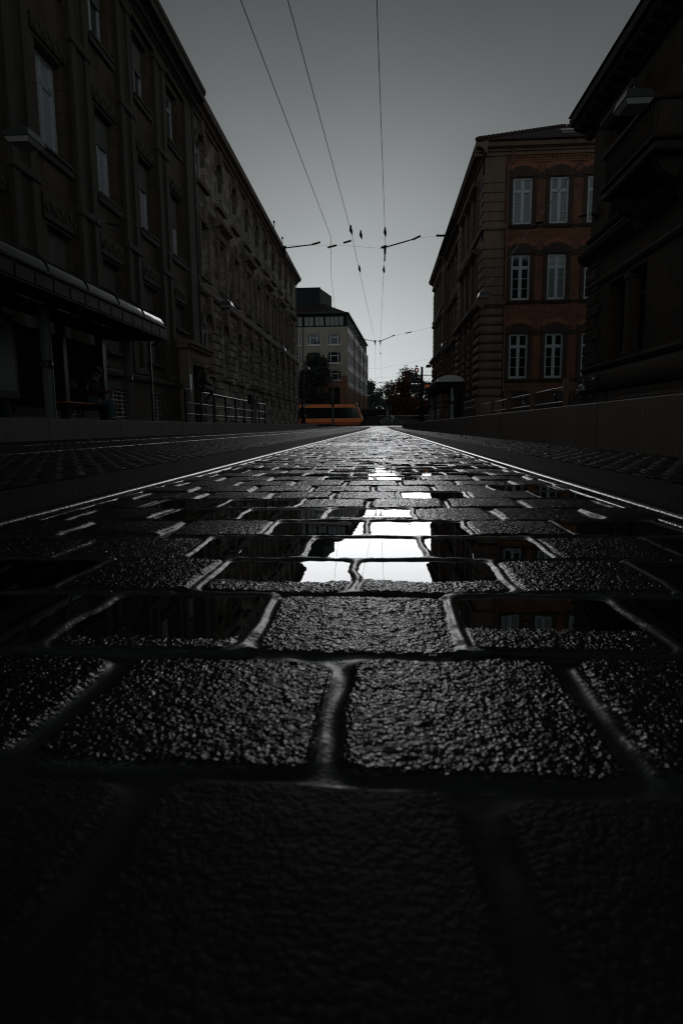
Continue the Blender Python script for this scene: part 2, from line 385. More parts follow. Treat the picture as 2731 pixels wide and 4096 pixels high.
# rails: grooved rail head + flange filling
def strip(name, x0, x1, mat, y0, y1, dz, kind='structure', step=2.):
    mb = MB(); n = max(1, int((y1 - y0) / step))
    for k in range(n):
        a = y0 + (y1 - y0) * k / n; c = y0 + (y1 - y0) * (k + 1) / n
        mb.quad((x0, a, g(a) + dz), (x1, a, g(a) + dz), (x1, c, g(c) + dz), (x0, c, g(c) + dz))
    o = mb.build(name, mat); return tag(o, kind=kind)
def rail(x, side, label, y0=-.5, y1=86., mat='rail_steel'):
    """side +1: groove lies towards +x"""
    t = empty('tram_rail', (x, y0, 0), label, 'tram rail', 'tram rails let into the street')
    mb = MB(); gb = MB()
    ys = list(np.arange(y0, y1, 1.5)) + [y1]
    prof = [(-.034, -.03), (-.034, -.001), (-.029, .0035), (.0, .0045), (.022, .0035), (.026, -.001), (.027, -.03)]
    lip = [(.055, -.03), (.056, -.002), (.060, .001), (.068, .001), (.072, -.002), (.072, -.03)]
    bend = lambda y: (-.0016 * max(0, y - 46) ** 2 * .32)
    for pr in (prof, lip):
        vs = [(x + bend(y) + side * a, y, z + g(y)) for y in ys for a, z in pr]; n = len(pr)
        mb.add(vs, [(i * n + k, i * n + k + 1, (i + 1) * n + k + 1, (i + 1) * n + k) for i in range(len(ys) - 1) for k in range(n - 1)], True)
    mb.build('rail_head', M[mat], t)
    vs = [(x + bend(y) + side * a, y, -.022 + g(y)) for y in ys for a in (.025, .058)]
    gb.add(vs, [(i * 2, i * 2 + 1, i * 2 + 3, i * 2 + 2) for i in range(len(ys) - 1)])
    gb.build('groove', M['black'], t)
M['rail_dull'] = pmat('dull_rail_steel', (.16, .15, .14), .35, .2, 30, .1, 90, metal=.9)
rail(RL, 1, 'shiny left rail of the track the camera looks along')
rail(RR, -1, 'shiny right rail of the track, beside the brown platform wall')
rail(-4.4, 1, 'dull tram rail running close along the left platform wall', 3, 60, 'rail_dull')
rail(-2.96, -1, 'dull tram rail among small setts, left of the shiny pair', 3, 60, 'rail_dull')
M['fill'] = pmat('brown_rail_filling', (.016, .0125, .009), .7, .4, 5, .5, 70, spec=.12)
strip('concrete_strip', RL - .42, RL - .034, M['fill'], .3, 60, -.002)
strip('concrete_strip', RR + .034, .975, M['fill'], .3, 60, -.002)
strip('kerb_gutter', -5.82, -5.55, pmat('wet_gutter', (.03, .028, .025), .4, .3, 4, .2, 40), 3, 58, .012)
# crossing and the wide ground sheet under everything
M['asphalt'] = pmat('damp_asphalt', (.05, .05, .05), .42, .35, .9, .3, 45, rvar=.18)
mb = MB()
gy = [-60, .0, 30, 36, 42, 48, 54, 60, 66, 72, 78, 84, 90, 120, 200, 1500]
gx = [-900, -60, -5.9, 1.74, 60, 900]
vs = [(x, y, g(y) - .05) for y in gy for x in gx]
mb.add(vs, [(j * 6 + i, j * 6 + i + 1, (j + 1) * 6 + i + 1, (j + 1) * 6 + i) for j in range(len(gy) - 1) for i in range(5)], True)
tag(mb.build('ground', M['asphalt']), kind='structure')
strip('road', -70, 60, M['asphalt'], 58, 105, -.004)

# platforms
def platform(name, x0, x1, y0, y1, z, wname, label, mat, side, slab, end):
    face = x1 if side > 0 else x0
    fr = Fr((face, 0), (0, 1), (side, 0))
    mb = MB(); y = y0
    while y < y1 - .01:
        w = min(slab * (1 + .12 * (random.random() - .5)), y1 - y)
        if y1 - y - w < .4: w = y1 - y
        zz = z + g(y)
        j = random.random() * .004
        mb.cbox(fr, y + .004, y + w - .004, -.06 + g(y), zz, -.16, j, .008)
        y += w
    if end == 'ramp':
        mb.prism(Fr((face, y1 + .004), (-side, 0), (0, 1)), [(0, -.05 + g(y1)), (3.2, -.05 + g(y1)), (0, z + g(y1))], 0, 1.6)
    else:
        pts = [(face - side * (1.1 - 1.1 * math.cos(a)), y1 + 2.4 * math.sin(a)) for a in np.linspace(0, math.pi / 2, 9)]
        for (ax, ay), (bx, by) in zip(pts, pts[1:]):
            z0 = g(y1)
            mb.add([(ax, ay, z0 - .06), (bx, by, z0 - .06), (bx, by, z0 + z), (ax, ay, z0 + z), (ax - side * .16, ay - .1, z0 + z), (bx - side * .16, by - .14, z0 + z)], [(0, 1, 2, 3), (3, 2, 5, 4)])
    tag(mb.build(wname, mat), label, 'platform wall')
    a, c = (x0, x1 - .16) if side > 0 else (x0 + .16, x1)
    mb = MB(); ys = list(np.arange(y0, y1, 3.)) + [y1, y1 + 1.5]
    vs = [(x, y, g(min(y, y1)) + z - .006) for y in ys for x in (a, c)]
    mb.add(vs, [(i * 2, i * 2 + 1, i * 2 + 3, i * 2 + 2) for i in range(len(ys) - 1)])
    tag(mb.build(name, pmat(name + '_paving', (.085, .08, .072), .55, .25, 3, .2, 40)), kind='structure')
platform('pavement', -9.6, -5.8, 1.5, 55.5, .385, 'platform_wall', 'low grey concrete slab wall edging the left platform', M['concrete'], 1, 1.55, 'ramp')
platform('pavement', 1.72, 12, 1.0, 48.5, .365, 'platform_wall', 'low brown concrete slab wall close beside the right rail', M['concrete_warm'], -1, 1.35, 'curve')
# ---------------------------------------------------------------- building kit
def wall(mb, fr, u0, u1, z0, z1, ops, depth=.32):
    """front skin with real openings and reveals; op = (ua, ub, za, zb, rise) rise>0: arched head"""
    us = sorted({u0, u1, *[o[0] for o in ops], *[o[1] for o in ops]}); zs = sorted({z0, z1, *[o[2] for o in ops], *[o[3] for o in ops]})
    us = [u for u in us if u0 <= u <= u1]; zs = [z for z in zs if z0 <= z <= z1]
    for a, c in zip(us, us[1:]):
        run = None
        for lo, hi in zip(zs, zs[1:]):
            mu, mz = (a + c) / 2, (lo + hi) / 2
            hole = any(o[0] < mu < o[1] and o[2] < mz < o[3] for o in ops)
            if not hole: run = (run[0], hi) if run else (lo, hi)
            if hole and run: mb.quad(fr.p(a, 0, run[0]), fr.p(c, 0, run[0]), fr.p(c, 0, run[1]), fr.p(a, 0, run[1])); run = None
        if run: mb.quad(fr.p(a, 0, run[0]), fr.p(c, 0, run[0]), fr.p(c, 0, run[1]), fr.p(a, 0, run[1]))
    for o in ops:
        ua, ub, za, zb = o[:4]; rise = o[4] if len(o) > 4 else 0
        zs_ = zb - rise
        mb.quad(fr.p(ua, 0, za), fr.p(ua, 0, zs_), fr.p(ua, -depth, zs_), fr.p(ua, -depth, za))
        mb.quad(fr.p(ub, 0, za), fr.p(ub, -depth, za), fr.p(ub, -depth, zs_), fr.p(ub, 0, zs_))
        mb.quad(fr.p(ua, 0, za), fr.p(ua, -depth, za), fr.p(ub, -depth, za), fr.p(ub, 0, za))
        if not rise: mb.quad(fr.p(ua, 0, zb), fr.p(ub, 0, zb), fr.p(ub, -depth, zb), fr.p(ua, -depth, zb))
        else:
            w = (ub - ua) / 2; c = (ua + ub) / 2
            if rise >= w * .98: arc = [(c - w * math.cos(t), zs_ + rise * math.sin(t)) for t in np.linspace(0, math.pi, 15)]
            else:
                rr = (w * w + rise * rise) / (2 * rise); h = math.asin(w / rr)
                arc = [(c + rr * math.sin(t), zb - rr + rr * math.cos(t)) for t in np.linspace(-h, h, 13)]
            for (a, za_), (d, zd) in zip(arc, arc[1:]):
                mb.quad(fr.p(a, 0, za_), fr.p(d, 0, zd), fr.p(d, 0, zb), fr.p(a, 0, zb))
                mb.quad(fr.p(a, 0, za_), fr.p(a, -depth, za_), fr.p(d, -depth, zd), fr.p(d, 0, zd))
def arch_ring(mb, fr, ua, ub, zb, rise, w2, n0, n1, gap=0, parts=11):
    """projecting ring of wedge stones round an arched head"""
    w = (ub - ua) / 2; c = (ua + ub) / 2; zs_ = zb - rise
    if rise >= w * .98: P = lambda t, k: (c - (w + k) * math.cos(math.pi * t), zs_ + (rise + k) * math.sin(math.pi * t))
    else:
        rr = (w * w + rise * rise) / (2 * rise); h = math.asin(w / rr)
        P = lambda t, k: (c + (rr + k) * math.sin(-h + 2 * h * t), zb - rr + (rr + k) * math.cos(-h + 2 * h * t))
    for i in range(parts):
        t0, t1 = (i + gap) / parts, (i + 1 - gap) / parts
        mb.plate(fr, [P(t0, 0), P(t1, 0), P(t1, w2), P(t0, w2)], n0, n1)
CACHE = {}
def window(fr, parent, ua, ub, za, zb, depth=.3, style='cross', frame='white', pane='glass', shutter=0., sill=None, rise=0, bars=False, curtain=False):
    """window (frame mesh) > pane, roller_shutter, sill, grille; meshes are shared between equal windows"""
    w, h = round(ub - ua, 2), round(zb - za, 2); ang = math.atan2(fr.u.y, fr.u.x)
    flip = fr.n.dot(Vector((-fr.u.y, fr.u.x, 0))) < 0                 # u, n handedness
    F = Fr((0, 0), (1, 0), (0, -1) if flip else (0, 1))
    loc = fr.p(ua, -depth, za)
    def cached(key, make):
        key = (w, h, flip) + key
        if key not in CACHE: CACHE[key] = make()
        return CACHE[key]
    def mk_frame():
        mb = MB(); t = .075; b = lambda *a: mb.cbox(F, *a, 0.02, .085, .012)
        b(0, w, 0, t + .02); b(0, w, h - t, h); b(0, t, t + .02, h - t); b(w - t, w, t + .02, h - t)
        tz = h * .70
        def pair(x0, x1, z0, z1, nb):
            k = .045; mb.cbox(F, x0, x1, z0, z0 + k, .03, .075, .008); mb.cbox(F, x0, x1, z1 - k, z1, .03, .075, .008); mb.cbox(F, x0, x0 + k, z0 + k, z1 - k, .03, .075, .008); mb.cbox(F, x1 - k, x1, z0 + k, z1 - k, .03, .075, .008)
            for j in range(1, nb): mb.fbox(F, x0 + k, x1 - k, z0 + (z1 - z0) * j / nb - .012, z0 + (z1 - z0) * j / nb + .012, .035, .065)
        if style in ('cross', 'school'):
            b(t, w - t, tz, tz + .09); b(w / 2 - .05, w / 2 + .05, t + .02, tz); b(w / 2 - .04, w / 2 + .04, tz + .09, h - t)
            nb = 3 if style == 'school' else 1
            for x0, x1 in ((t, w / 2 - .05), (w / 2 + .05, w - t)):
                pair(x0, x1, t + .02, tz, nb); pair(x0, x1, tz + .09, h - t, 1)
        elif style == 'grid':
            b(w / 2 - .03, w / 2 + .03, t, h - t); b(t, w - t, h * .62, h * .62 + .05)
        elif style == 'modern':
            b(w * .2, w * .2 + .07, t, h - t); b(w * .78, w * .78 + .07, t, h - t); b(w * .2, w * .85, h * .66, h * .66 + .07)
            pair(w * .2 + .07, w * .78, t + .02, h * .66, 1)
        return mb.mesh('window', M[frame])
    def mk_pane():
        mb = MB(); mb.fbox(F, .02, w - .02, .02, h - .02, .0, .035); return mb.mesh('pane', M[pane])
    f = bpy.data.objects.new('window', cached(('f', style, frame), mk_frame)); COL.objects.link(f)
    f.parent = parent; f.location = loc - W[parent]; f.rotation_euler.z = ang; W[f] = loc
    def child(name, me):
        o = bpy.data.objects.new(name, me); COL.objects.link(o); o.parent = f; W[o] = loc; return o
    child('pane', cached(('p', pane), mk_pane))
    if shutter:
        def mk():
            mb = MB(); z = h
            while z > h * (1 - shutter) + .02:
                mb.prism(F, [(.10, z), (.125, z - .012), (.125, z - .042), (.10, z - .055)], .0, w); z -= .058
            mb.fbox(F, 0, w, z - .03, z, .098, .13)
            return mb.mesh('roller_shutter', M['shutter'])
        child('roller_shutter', cached(('s', shutter), mk))
    if curtain:
        def mk():
            mb = MB(); n = 24
            vs = [(w * .04 + w * .42 * i / n, (-1 if flip else 1) * (.045 + .004 * math.sin(i * 1.7)), z) for z in (.06, h * .66) for i in range(n + 1)]
            mb.add(vs, [(i, i + 1, n + 2 + i, n + 1 + i) for i in range(n)], True)
            return mb.mesh('blind', M['white'])
        child('blind', cached(('c',), mk))
    if sill:
        def mk():
            mb = MB(); mb.prism(F, [(-.02, -.01), (depth + .14, -.05), (depth + .14, -.13), (depth + .06, -.17), (-.02, -.17)], -.12, w + .12); return mb.mesh('sill', M[sill])
        child('sill', cached(('l', sill, depth), mk))
    if bars:
        def mk():
            mb = MB(); d = depth - .04
            y = -d if flip else d
            for i in range(5 if bars == 'v' else 4): x = w * (i + .5) / (5 if bars == 'v' else 4); mb.tube([(x, y, -.02), (x, y, h + .02)], .012, 6)
            for i in range(3 if bars == 'v' else 7): z = h * (i + .5) / (3 if bars == 'v' else 7); mb.tube([(-.02, y, z), (w + .02, y, z)], .010, 6)
            return mb.mesh('window_grille', M['steel'])
        child('window_grille', cached(('b', bars, depth), mk))
    return f
def part(root, name, mat, fn):
    mb = MB(); fn(mb); return mb.build(name, M[mat] if isinstance(mat, str) else mat, root)

# ================================================================ left: flat sandstone office
fL = Fr((-9.5, 0), (0, 1), (1, 0))
b1 = empty('office_building', (-9.5, 18, .38), 'soot-dark sandstone office block with flat pilasters and roller shutters behind the glass-roofed canopy', 'building')
bays = [3.95, 7.63, 11.31, 14.98, 18.70, 22.30, 26.05, 29.85]
ops = []; wl = []
sh2 = {14.98: 0, 18.70: 0, 22.30: .33, 26.05: .36, 29.85: .45}; sh1 = {18.7: .3, 22.3: .35, 26.05: .45, 29.85: .0}
for c in bays:
    a, b_ = c - .74, c + .74
    ops += [(a, b_, 13.15, 15.45), (a, b_, 8.2, 10.95)]
    wl += [(a, b_, 13.15, 15.45, sh1.get(c, 0), 0), (a, b_, 8.2, 10.95, sh2.get(c, .3), c == 18.7)]
    if c < 29: 
        ops += [(a, b_, 2.95, 6.05), (a, b_, .58, 1.62)]
        wl += [(a, b_, 2.95, 6.05, 1., 0)]
ops += [(29.15, 30.55, 4.9, 6.05), (29.95, 32.1, .40, 3.3)]
wl += [(29.15, 30.55, 4.9, 6.05, .95, 0)]
part(b1, 'wall', 'stone_flat', lambda mb: (wall(mb, fL, 1.5, 32.4, .36, 16.2, ops, .42), mb.fbox(fL, 1.5, 32.4, .36, 16.2, -9, -8.9), mb.quad(fL.p(32.4, 0, .36), fL.p(32.4, -9, .36), fL.p(32.4, -9, 16.2), fL.p(32.4, 0, 16.2))))
for a, b_, za, zb, s, cu in wl:
    window(fL, b1, a, b_, za, zb, .36, 'cross', 'white_dim', 'glass_painted_glare' if za < 9 and za > 8 else 'glass_pale' if za > 9 else 'glass', round(s, 2), 'stone_trim')
for c in bays:
    if c < 29: window(fL, b1, c - .74, c + .74, .58, 1.62, .3, 'grid', 'white_dim', 'glass_dark', 0, None, bars='h')
def pil_(c, d):
    def f_(mb):
        m_ = (c + d) / 2
        for k in (-1, 1): mb.cbox(fL, m_ + k * .45 - .16, m_ + k * .45 + .16, 2.3, 15.75, -.02, .14, .03)
        mb.cbox(fL, m_ - .27, m_ + .27, 2.3, 15.75, -.02, .085, .02)
        for z in (2.3, 6.9, 11.9, 15.5): mb.cbox(fL, m_ - .68, m_ + .68, z, z + .26, -.02, .19, .04)
    return f_
for c, d in zip(bays, bays[1:]): part(b1, 'pilaster', 'stone_trim', pil_(c, d))
part(b1, 'pilaster', 'stone_trim', lambda mb: mb.cbox(fL, 31.3, 32.35, 4.2, 15.75, -.02, .16, .03))
def lam_(c, zs_):
        def f_(mb):
            for k in range(11):                     # scalloped lambrequin under the sill
                u = c - .85 + k * .17
                mb.plate(fL, [(u - .08, zs_ - .17), (u + .08, zs_ - .17)] + [(u + .08 * math.cos(t), zs_ - .27 - .09 * math.sin(t)) for t in np.linspace(0, math.pi, 7)], .03, .10)
            mb.fbox(fL, c - .95, c + .95, zs_ - .27, zs_ - .172, -.02, .06)
        return f_
def fri_(c, z0, z1):
        def f_(mb):
            mb.cbox(fL, c - .95, c + .95, z0, z1, -.02, .07, .03)
            for k in range(7):                     # carved garland
                u = c - .78 + k * .26; z = (z0 + z1) / 2 + (.1 if k % 2 else -.06)
                mb.ball(fL.p(u, .07, z), .05, .10, .12, 8, 5)
        return f_
for c in bays:
    for z in (8.2, 13.15): part(b1, 'scalloped_apron', 'stone_trim', lam_(c, z))
    for z in ((6.15, 6.85), (11.05, 11.5)): part(b1, 'carved_frieze', 'stone_trim', fri_(c, *z))
def f_(mb):
    mb.prism(fL, [(-.1, 15.75), (.16, 15.75), (.16, 16.0), (.26, 16.06), (.26, 16.3), (.52, 16.42), (.72, 16.46), (.74, 16.72), (.80, 16.78), (.82, 16.95), (-.1, 17.1)], 1.5, 32.9)
    u = 1.6
    while u < 32.6: mb.fbox(fL, u, u + .13, 16.13, 16.32, .25, .42); u += .26
part(b1, 'cornice', 'stone_trim', f_)
part(b1, 'roof', 'tile', lambda mb: mb.prism(fL, [(.7, 17.08), (-4.5, 20.5), (-9, 17.1)], 1.5, 32.4))
def f_(mb):
    mb.prism(fL, [(-.02, .36), (.22, .36), (.22, .52), (.16, .56), (-.02, .56)], 1.5, 29.2)
    mb.prism(fL, [(-.02, 2.05), (.14, 2.1), (.17, 2.22), (.14, 2.3), (-.02, 2.34)], 1.5, 29.2)
part(b1, 'plinth', 'stone_trim', f_)
def f_(mb):
    wall(mb, Fr((-9.05, 0), (0, 1), (1, 0)), 29.2, 32.9, .36, 4.0, [(29.95, 32.1, .40, 3.3)], .5)
    mb.quad((-9.05, 29.2, .36), (-9.5, 29.2, .36), (-9.5, 29.2, 4.), (-9.05, 29.2, 4.)); mb.quad((-9.05, 32.9, .36), (-9.5, 32.9, .36), (-9.5, 32.9, 4.), (-9.05, 32.9, 4.))
    mb.prism(Fr((-9.05, 0), (0, 1), (1, 0)), [(-.45, 3.95), (.05, 3.95), (.10, 4.08), (.26, 4.16), (.28, 4.3), (-.45, 4.42)], 29.0, 33.1)
    for k in range(14): mb.fbox(fL, 29.25 + k * .26, 29.38 + k * .26, 4.0, 4.12, .50, .62)
    for k in range(6): mb.fbox(fL, 30.0 + k * .36, 30.2 + k * .36, 3.42, 3.62, .44, .50)
part(b1, 'porch', 'stone_light', f_)
dr = part(b1, 'door', pmat('dark_green_door', (.02, .035, .035), .45, .2, 6, .1, 40), lambda mb: [mb.fbox(fL, 29.96, 32.09, .41, 3.29, -.3, -.2), [mb.cbox(fL, u, u + .72, z, z + h, -.2, -.16, .02) for u in (30.1, 31.2) for z, h in ((.6, .9), (1.7, 1.2))]])
part(dr, 'handle', 'steel', lambda mb: mb.tube([fL.p(31.02, -.17, 1.3), fL.p(31.02, -.10, 1.3), fL.p(31.02, -.10, 1.6), fL.p(31.02, -.17, 1.6)], .015))
part(b1, 'name_plate', 'white_dim', lambda mb: mb.cbox(fL, 29.3, 29.6, 1.9, 2.75, .455, .48, .006))
def pipe(root, pts, mat='lead', r=.055, cl=1.9):
    def f_(mb):
        mb.tube(pts, r, 10)
        a, c = Vector(pts[0]), Vector(pts[-1]); z = c.z + 1
        lo, hi = min(a.z, c.z), max(a.z, c.z); z = lo + .6
        while z < hi - .5:
            for p, q in zip(pts, pts[1:]):
                p, q = Vector(p), Vector(q)
                if min(p.z, q.z) <= z <= max(p.z, q.z) and abs(p.z - q.z) > .1:
                    s = (z - p.z) / (q.z - p.z); v = p.lerp(q, s); mb.lathe(v, [(r, -.03), (r + .015, -.03), (r + .015, .03), (r, .03)], 10)
            z += cl
    return part(root, 'downpipe', mat, f_)
pipe(b1, [(-9.28, 32.62, 16.2), (-9.36, 32.62, 15.7), (-9.36, 32.62, 4.5), (-9.28, 33.2, 4.1), (-9.28, 33.2, .45)])

# ================================================================ left: arched block
b2 = empty('arched_building', (-9.5, 52, .42), 'patchwork sandstone block with a rusticated arcade floor and arched top windows, running to the crossing', 'building')
P2b = 3.73
cs = [34.35 + P2b * k for k in range(10)]
ops = []; lo_ops = []
for k, c in enumerate(cs):
    ops += [(c - .78, c + .78, 13.1, 15.62, .78), (c - .72, c + .72, 8.3, 11.05)]
    lo_ops += [(c - .82, c + .82, 3.2, 6.5, .82), (c - .55, c + .55, .82, 1.68)]
part(b2, 'wall', 'stone_check', lambda mb: (wall(mb, fL, 32.44, 71.6, 7.3, 16.6, ops, .40), mb.fbox(fL, 32.44, 71.6, .3, 16.6, -9, -8.9), mb.quad(fL.p(71.6, 0, .3), fL.p(71.6, -9, .3), fL.p(71.6, -9, 16.6), fL.p(71.6, 0, 16.6))))
def f_(mb):
    fr = Fr((-9.44, 0), (0, 1), (1, 0))
    wall(mb, fr, 32.44, 71.6, .3, 7.3, lo_ops, .5)
    z = 2.02; r = 0
    while z < 7.1:                                  # block courses on the piers
        for k in range(len(cs) + 1):
            a = cs[k - 1] + .86 if k else 33.25; c = cs[k] - .86 if k < len(cs) else 71.55
            if c - a < .3: continue
            if z > 5.68: a += .0; 
            cut = a + (c - a) * (.38 if r % 2 else .62)
            for p, q in ((a, cut), (cut, c)):
                d = .05 + .045 * random.random()
                mb.cbox(fr, p + .02, q - .02, z, z + .40, -.02, d, .035)
        z += .44; r += 1
part(b2, 'rusticated_wall', 'stone_check', f_)
def ast_(c):
    def f_(mb):
        fr = Fr((-9.44, 0), (0, 1), (1, 0))
        arch_ring(mb, fr, c - .82, c + .82, 6.5, .82, .42, -.02, .12, .02, 9)
        mb.plate(fr, [(c - .14, 6.35), (c + .14, 6.35), (c + .24, 7.28), (c - .24, 7.28)], .0, .28)
        mb.prism(fr, [(-.02, 2.98), (.2, 3.02), (.2, 3.12), (-.02, 3.18)], c - 1, c + 1)
        mb.prism(fr, [(-.02, .3), (.26, .3), (.26, .62), (.02, .80), (-.02, .8)], c + .75, c + P2b - .75)
    return f_
for c in cs: part(b2, 'stone_arch', 'stone_light', ast_(c))
part(b2, 'string_course', 'stone_light', lambda mb: mb.prism(fL, [(-.02, 7.28), (.20, 7.3), (.30, 7.42), (.30, 7.55), (.12, 7.66), (.12, 7.86), (-.02, 7.9)], 32.9, 71.7))
def sur_(k, c):
    def f_(mb):
        # upper arches with keystones
        arch_ring(mb, fL, c - .78, c + .78, 15.62, .78, .2, -.02, .09)
        mb.plate(fL, [(c - .12, 15.5), (c + .12, 15.5), (c + .2, 16.25), (c - .2, 16.25)], .0, .24)
        mb.prism(fL, [(-.02, 12.86), (.20, 12.9), (.22, 13.04), (-.02, 13.08)], c - 1.02, c + 1.02)
        for s in (-1, 1):
            mb.cbox(fL, c + s * .86 - .11, c + s * .86 + .11, 8.15, 11.2, -.02, .12, .03)
        if k % 2 == 1:                               # hooded windows
            mb.prism(fL, [(-.02, 11.65), (.16, 11.7), (.46, 11.86), (.50, 12.05), (-.02, 12.25)], c - 1.35, c + 1.35)
            mb.cbox(fL, c - 1.05, c + 1.05, 11.2, 11.64, -.02, .14, .03)
            mb.cbox(fL, c - .8, c + .8, 12.3, 12.8, -.02, .07, .03)
            for s in (-1, 1): mb.prism(fL, [(-.02, 11.0), (.16, 11.3), (.30, 11.6), (-.02, 11.68)], c + s * 1.14 - .1, c + s * 1.14 + .1)
        else:
            mb.plate(fL, [(c - .13, 11.1), (c + .13, 11.1), (c + .24, 11.95), (c - .24, 11.95)], .0, .22)
            mb.plate(fL, [(c - .95, 11.1), (c - .14, 11.1), (c - .24, 11.55), (c - .95, 11.4)], .0, .12)
            mb.plate(fL, [(c + .14, 11.1), (c + .95, 11.1), (c + .95, 11.4), (c + .24, 11.55)], .0, .12)
    return f_
for k, c in enumerate(cs): part(b2, 'window_surround', 'stone_light', sur_(k, c))
part(b2, 'cornice', 'stone_light', lambda mb: mb.prism(fL, [(-.1, 16.2), (.10, 16.2), (.14, 16.34), (.30, 16.4), (.32, 16.52), (.56, 16.6), (.60, 16.76), (.64, 16.86), (-.1, 17.0)], 32.92, 72.2))
def f_(mb):
    mb.prism(fL, [(.55, 16.95), (-4.5, 20.0), (-9, 17.0)], 32.95, 72.0)
part(b2, 'roof', 'tile', f_)
for y in (54.5, 59.): part(b2, 'roof_finial', 'lead', lambda mb: (mb.tube([(-8.95, y, 16.9), (-8.95, y, 17.5)], .03), mb.ball((-8.95, y, 17.5), .09, .09, .12)))
random.seed(3)
for k, c in enumerate(cs):
    window(fL, b2, c - .78, c + .78, 13.1, 15.62, .36, 'cross', 'white_dim', 'glass' if k % 3 else 'glass_pale', 0, None)
    window(fL, b2, c - .72, c + .72, 8.3, 11.05, .34, 'cross', 'white_dim', ('glass_painted_glare', 'glass_pale', 'glass')[(k * 5 + 1) % 3], (.35, .4, .55, .0, .3, .45, 0, .3, 0, .4)[k], 'stone_trim')
    window(Fr((-9.44, 0), (0, 1), (1, 0)), b2, c - .82, c + .82, 3.2, 6.5, .36, 'cross', 'white_dim', 'glass_dark', 0, None)
    window(Fr((-9.44, 0), (0, 1), (1, 0)), b2, c - .55, c + .55, .82, 1.68, .3, 'grid', 'white_dim', 'glass_dark', 0, None, bars='v')
pipe(b2, [(-9.3, 71.5, 16.5), (-9.38, 71.5, 16.1), (-9.38, 71.5, .5)])
pipe(b2, [(-9.38, 50.9, 16.3), (-9.38, 50.9, 2.0)], 'steel', .02, 3)

# ================================================================ right: near corner house
fA = Fr((8., 0), (0, 1), (-1, 0))
ba = empty('corner_house', (8, 20, .36), 'near-black two-storey sandstone house with wide eaves and a balcony, nearest on the right', 'building')
ops = [(21.05, 22.85, 7.2, 10.0), (14.5, 16.3, 7.2, 10.0), (10.5, 12.3, 7.2, 10.0), (6.5, 8.3, 7.2, 10), (19.75, 22.8, 2.43, 5.05), (14., 17., 2.43, 5.05), (8., 11., 2.43, 5.05)]
part(ba, 'wall', 'stone_red', lambda mb: (wall(mb, fA, 1.5, 25.05, .3, 11.2, ops, .5), mb.quad(fA.p(25.05, 0, .3), fA.p(25.05, -9, .3), fA.p(25.05, -9, 11.2), fA.p(25.05, 0, 11.2)), mb.quad(fA.p(1.5, 0, .3), fA.p(1.5, -9, .3), fA.p(1.5, -9, 11.2), fA.p(1.5, 0, 11.2))))
for a, b_, za, zb in ops[:4]: window(fA, ba, a, b_, za, zb, .42, 'cross', 'white_dim', 'glass_dark', 0, 'stone_red_trim')
for a, b_, za, zb in ops[4:]: window(fA, ba, a, b_, za, zb, .42, 'cross', 'stone_red_trim', 'glass_dark', 0, 'stone_red_trim')
def f_(mb):
    for a in (19.75, 14., 8.): mb.cbox(fA, a + 1.38, a + 1.68, 2.43, 5.05, -.4, -.02, .04); mb.cbox(fA, a + 1.32, a + 1.74, 2.43, 2.6, -.4, .03, .03); mb.cbox(fA, a + 1.32, a + 1.74, 4.85, 5.05, -.4, .03, .03)
    mb.prism(fA, [(-.02, 6.2), (.10, 6.22), (.36, 6.4), (.42, 6.55), (.40, 6.62), (.16, 6.70), (-.02, 6.72)], 1.5, 25.3)
    mb.prism(fA, [(-.02, 6.95), (.10, 6.97), (.16, 7.06), (.08, 7.16), (-.02, 7.18)], 1.5, 25.15)
    mb.prism(fA, [(-.02, 5.2), (.06, 5.22), (.12, 5.32), (.06, 5.42), (-.02, 5.44)], 1.5, 25.12)
    mb.prism(fA, [(-.02, 2.15), (.08, 2.18), (.16, 2.28), (.08, 2.38), (-.02, 2.4)], 1.5, 25.15)
    mb.prism(fA, [(-.02, 1.35)] + [(.05 + .2 * math.sin(t), 1.74 - .36 * math.cos(t)) for t in np.linspace(0, math.pi, 9)] + [(-.02, 2.12)], 1.5, 25.2, True)
    mb.prism(fA, [(-.02, .3), (.34, .3), (.34, 1.0), (.28, 1.08), (.20, 1.1), (.20, 1.3), (-.02, 1.34)], 1.5, 25.3)
    for a, b_ in ((21.05, 22.85), (14.5, 16.3), (10.5, 12.3), (6.5, 8.3)):
        for u in (a - .16, b_ + .16): mb.cbox(fA, u - .14, u + .14, 7.2, 10.1, -.02, .12, .03)
        mb.prism(fA, [(-.02, 10.1), (.18, 10.14), (.40, 10.34), (.42, 10.5), (-.02, 10.6)], a - .5, b_ + .5)
        for u in (a - .3, b_ + .3): mb.prism(fA, [(-.02, 9.6), (.12, 9.64), (.3, 10.0), (.32, 10.12), (-.02, 10.12)], u - .09, u + .09)
    # quoins on the far corner
    z = 2.45; k = 0
    while z < 6.1: mb.cbox(fA, 25.05 - (.9 if k % 2 else 1.3), 25.09, z, z + .40, -.02, .05, .025); z += .44; k += 1
part(ba, 'stone_trim', 'stone_red_trim', f_)
def f_(mb):
    mb.prism(fA, [(-.1, 10.95), (.12, 11.0), (.16, 11.2), (.55, 11.34), (.60, 11.46), (.72, 11.5), (.76, 11.7), (-.1, 11.85)], 1.5, 25.8)
    mb.prism(Fr((17, 25.05), (-1, 0), (0, 1)), [(-.1, 10.95), (.12, 11.0), (.16, 11.2), (.55, 11.34), (.60, 11.46), (.72, 11.5), (.76, 11.7), (-.1, 11.85)], 0, 9.0)
    u = 1.8
    while u < 25.4: mb.prism(fA, [(.1, 11.08), (.3, 11.12), (.5, 11.26), (.54, 11.36), (.1, 11.34)], u, u + .2); u += .62
part(ba, 'eaves', 'stone_school_dark', f_)
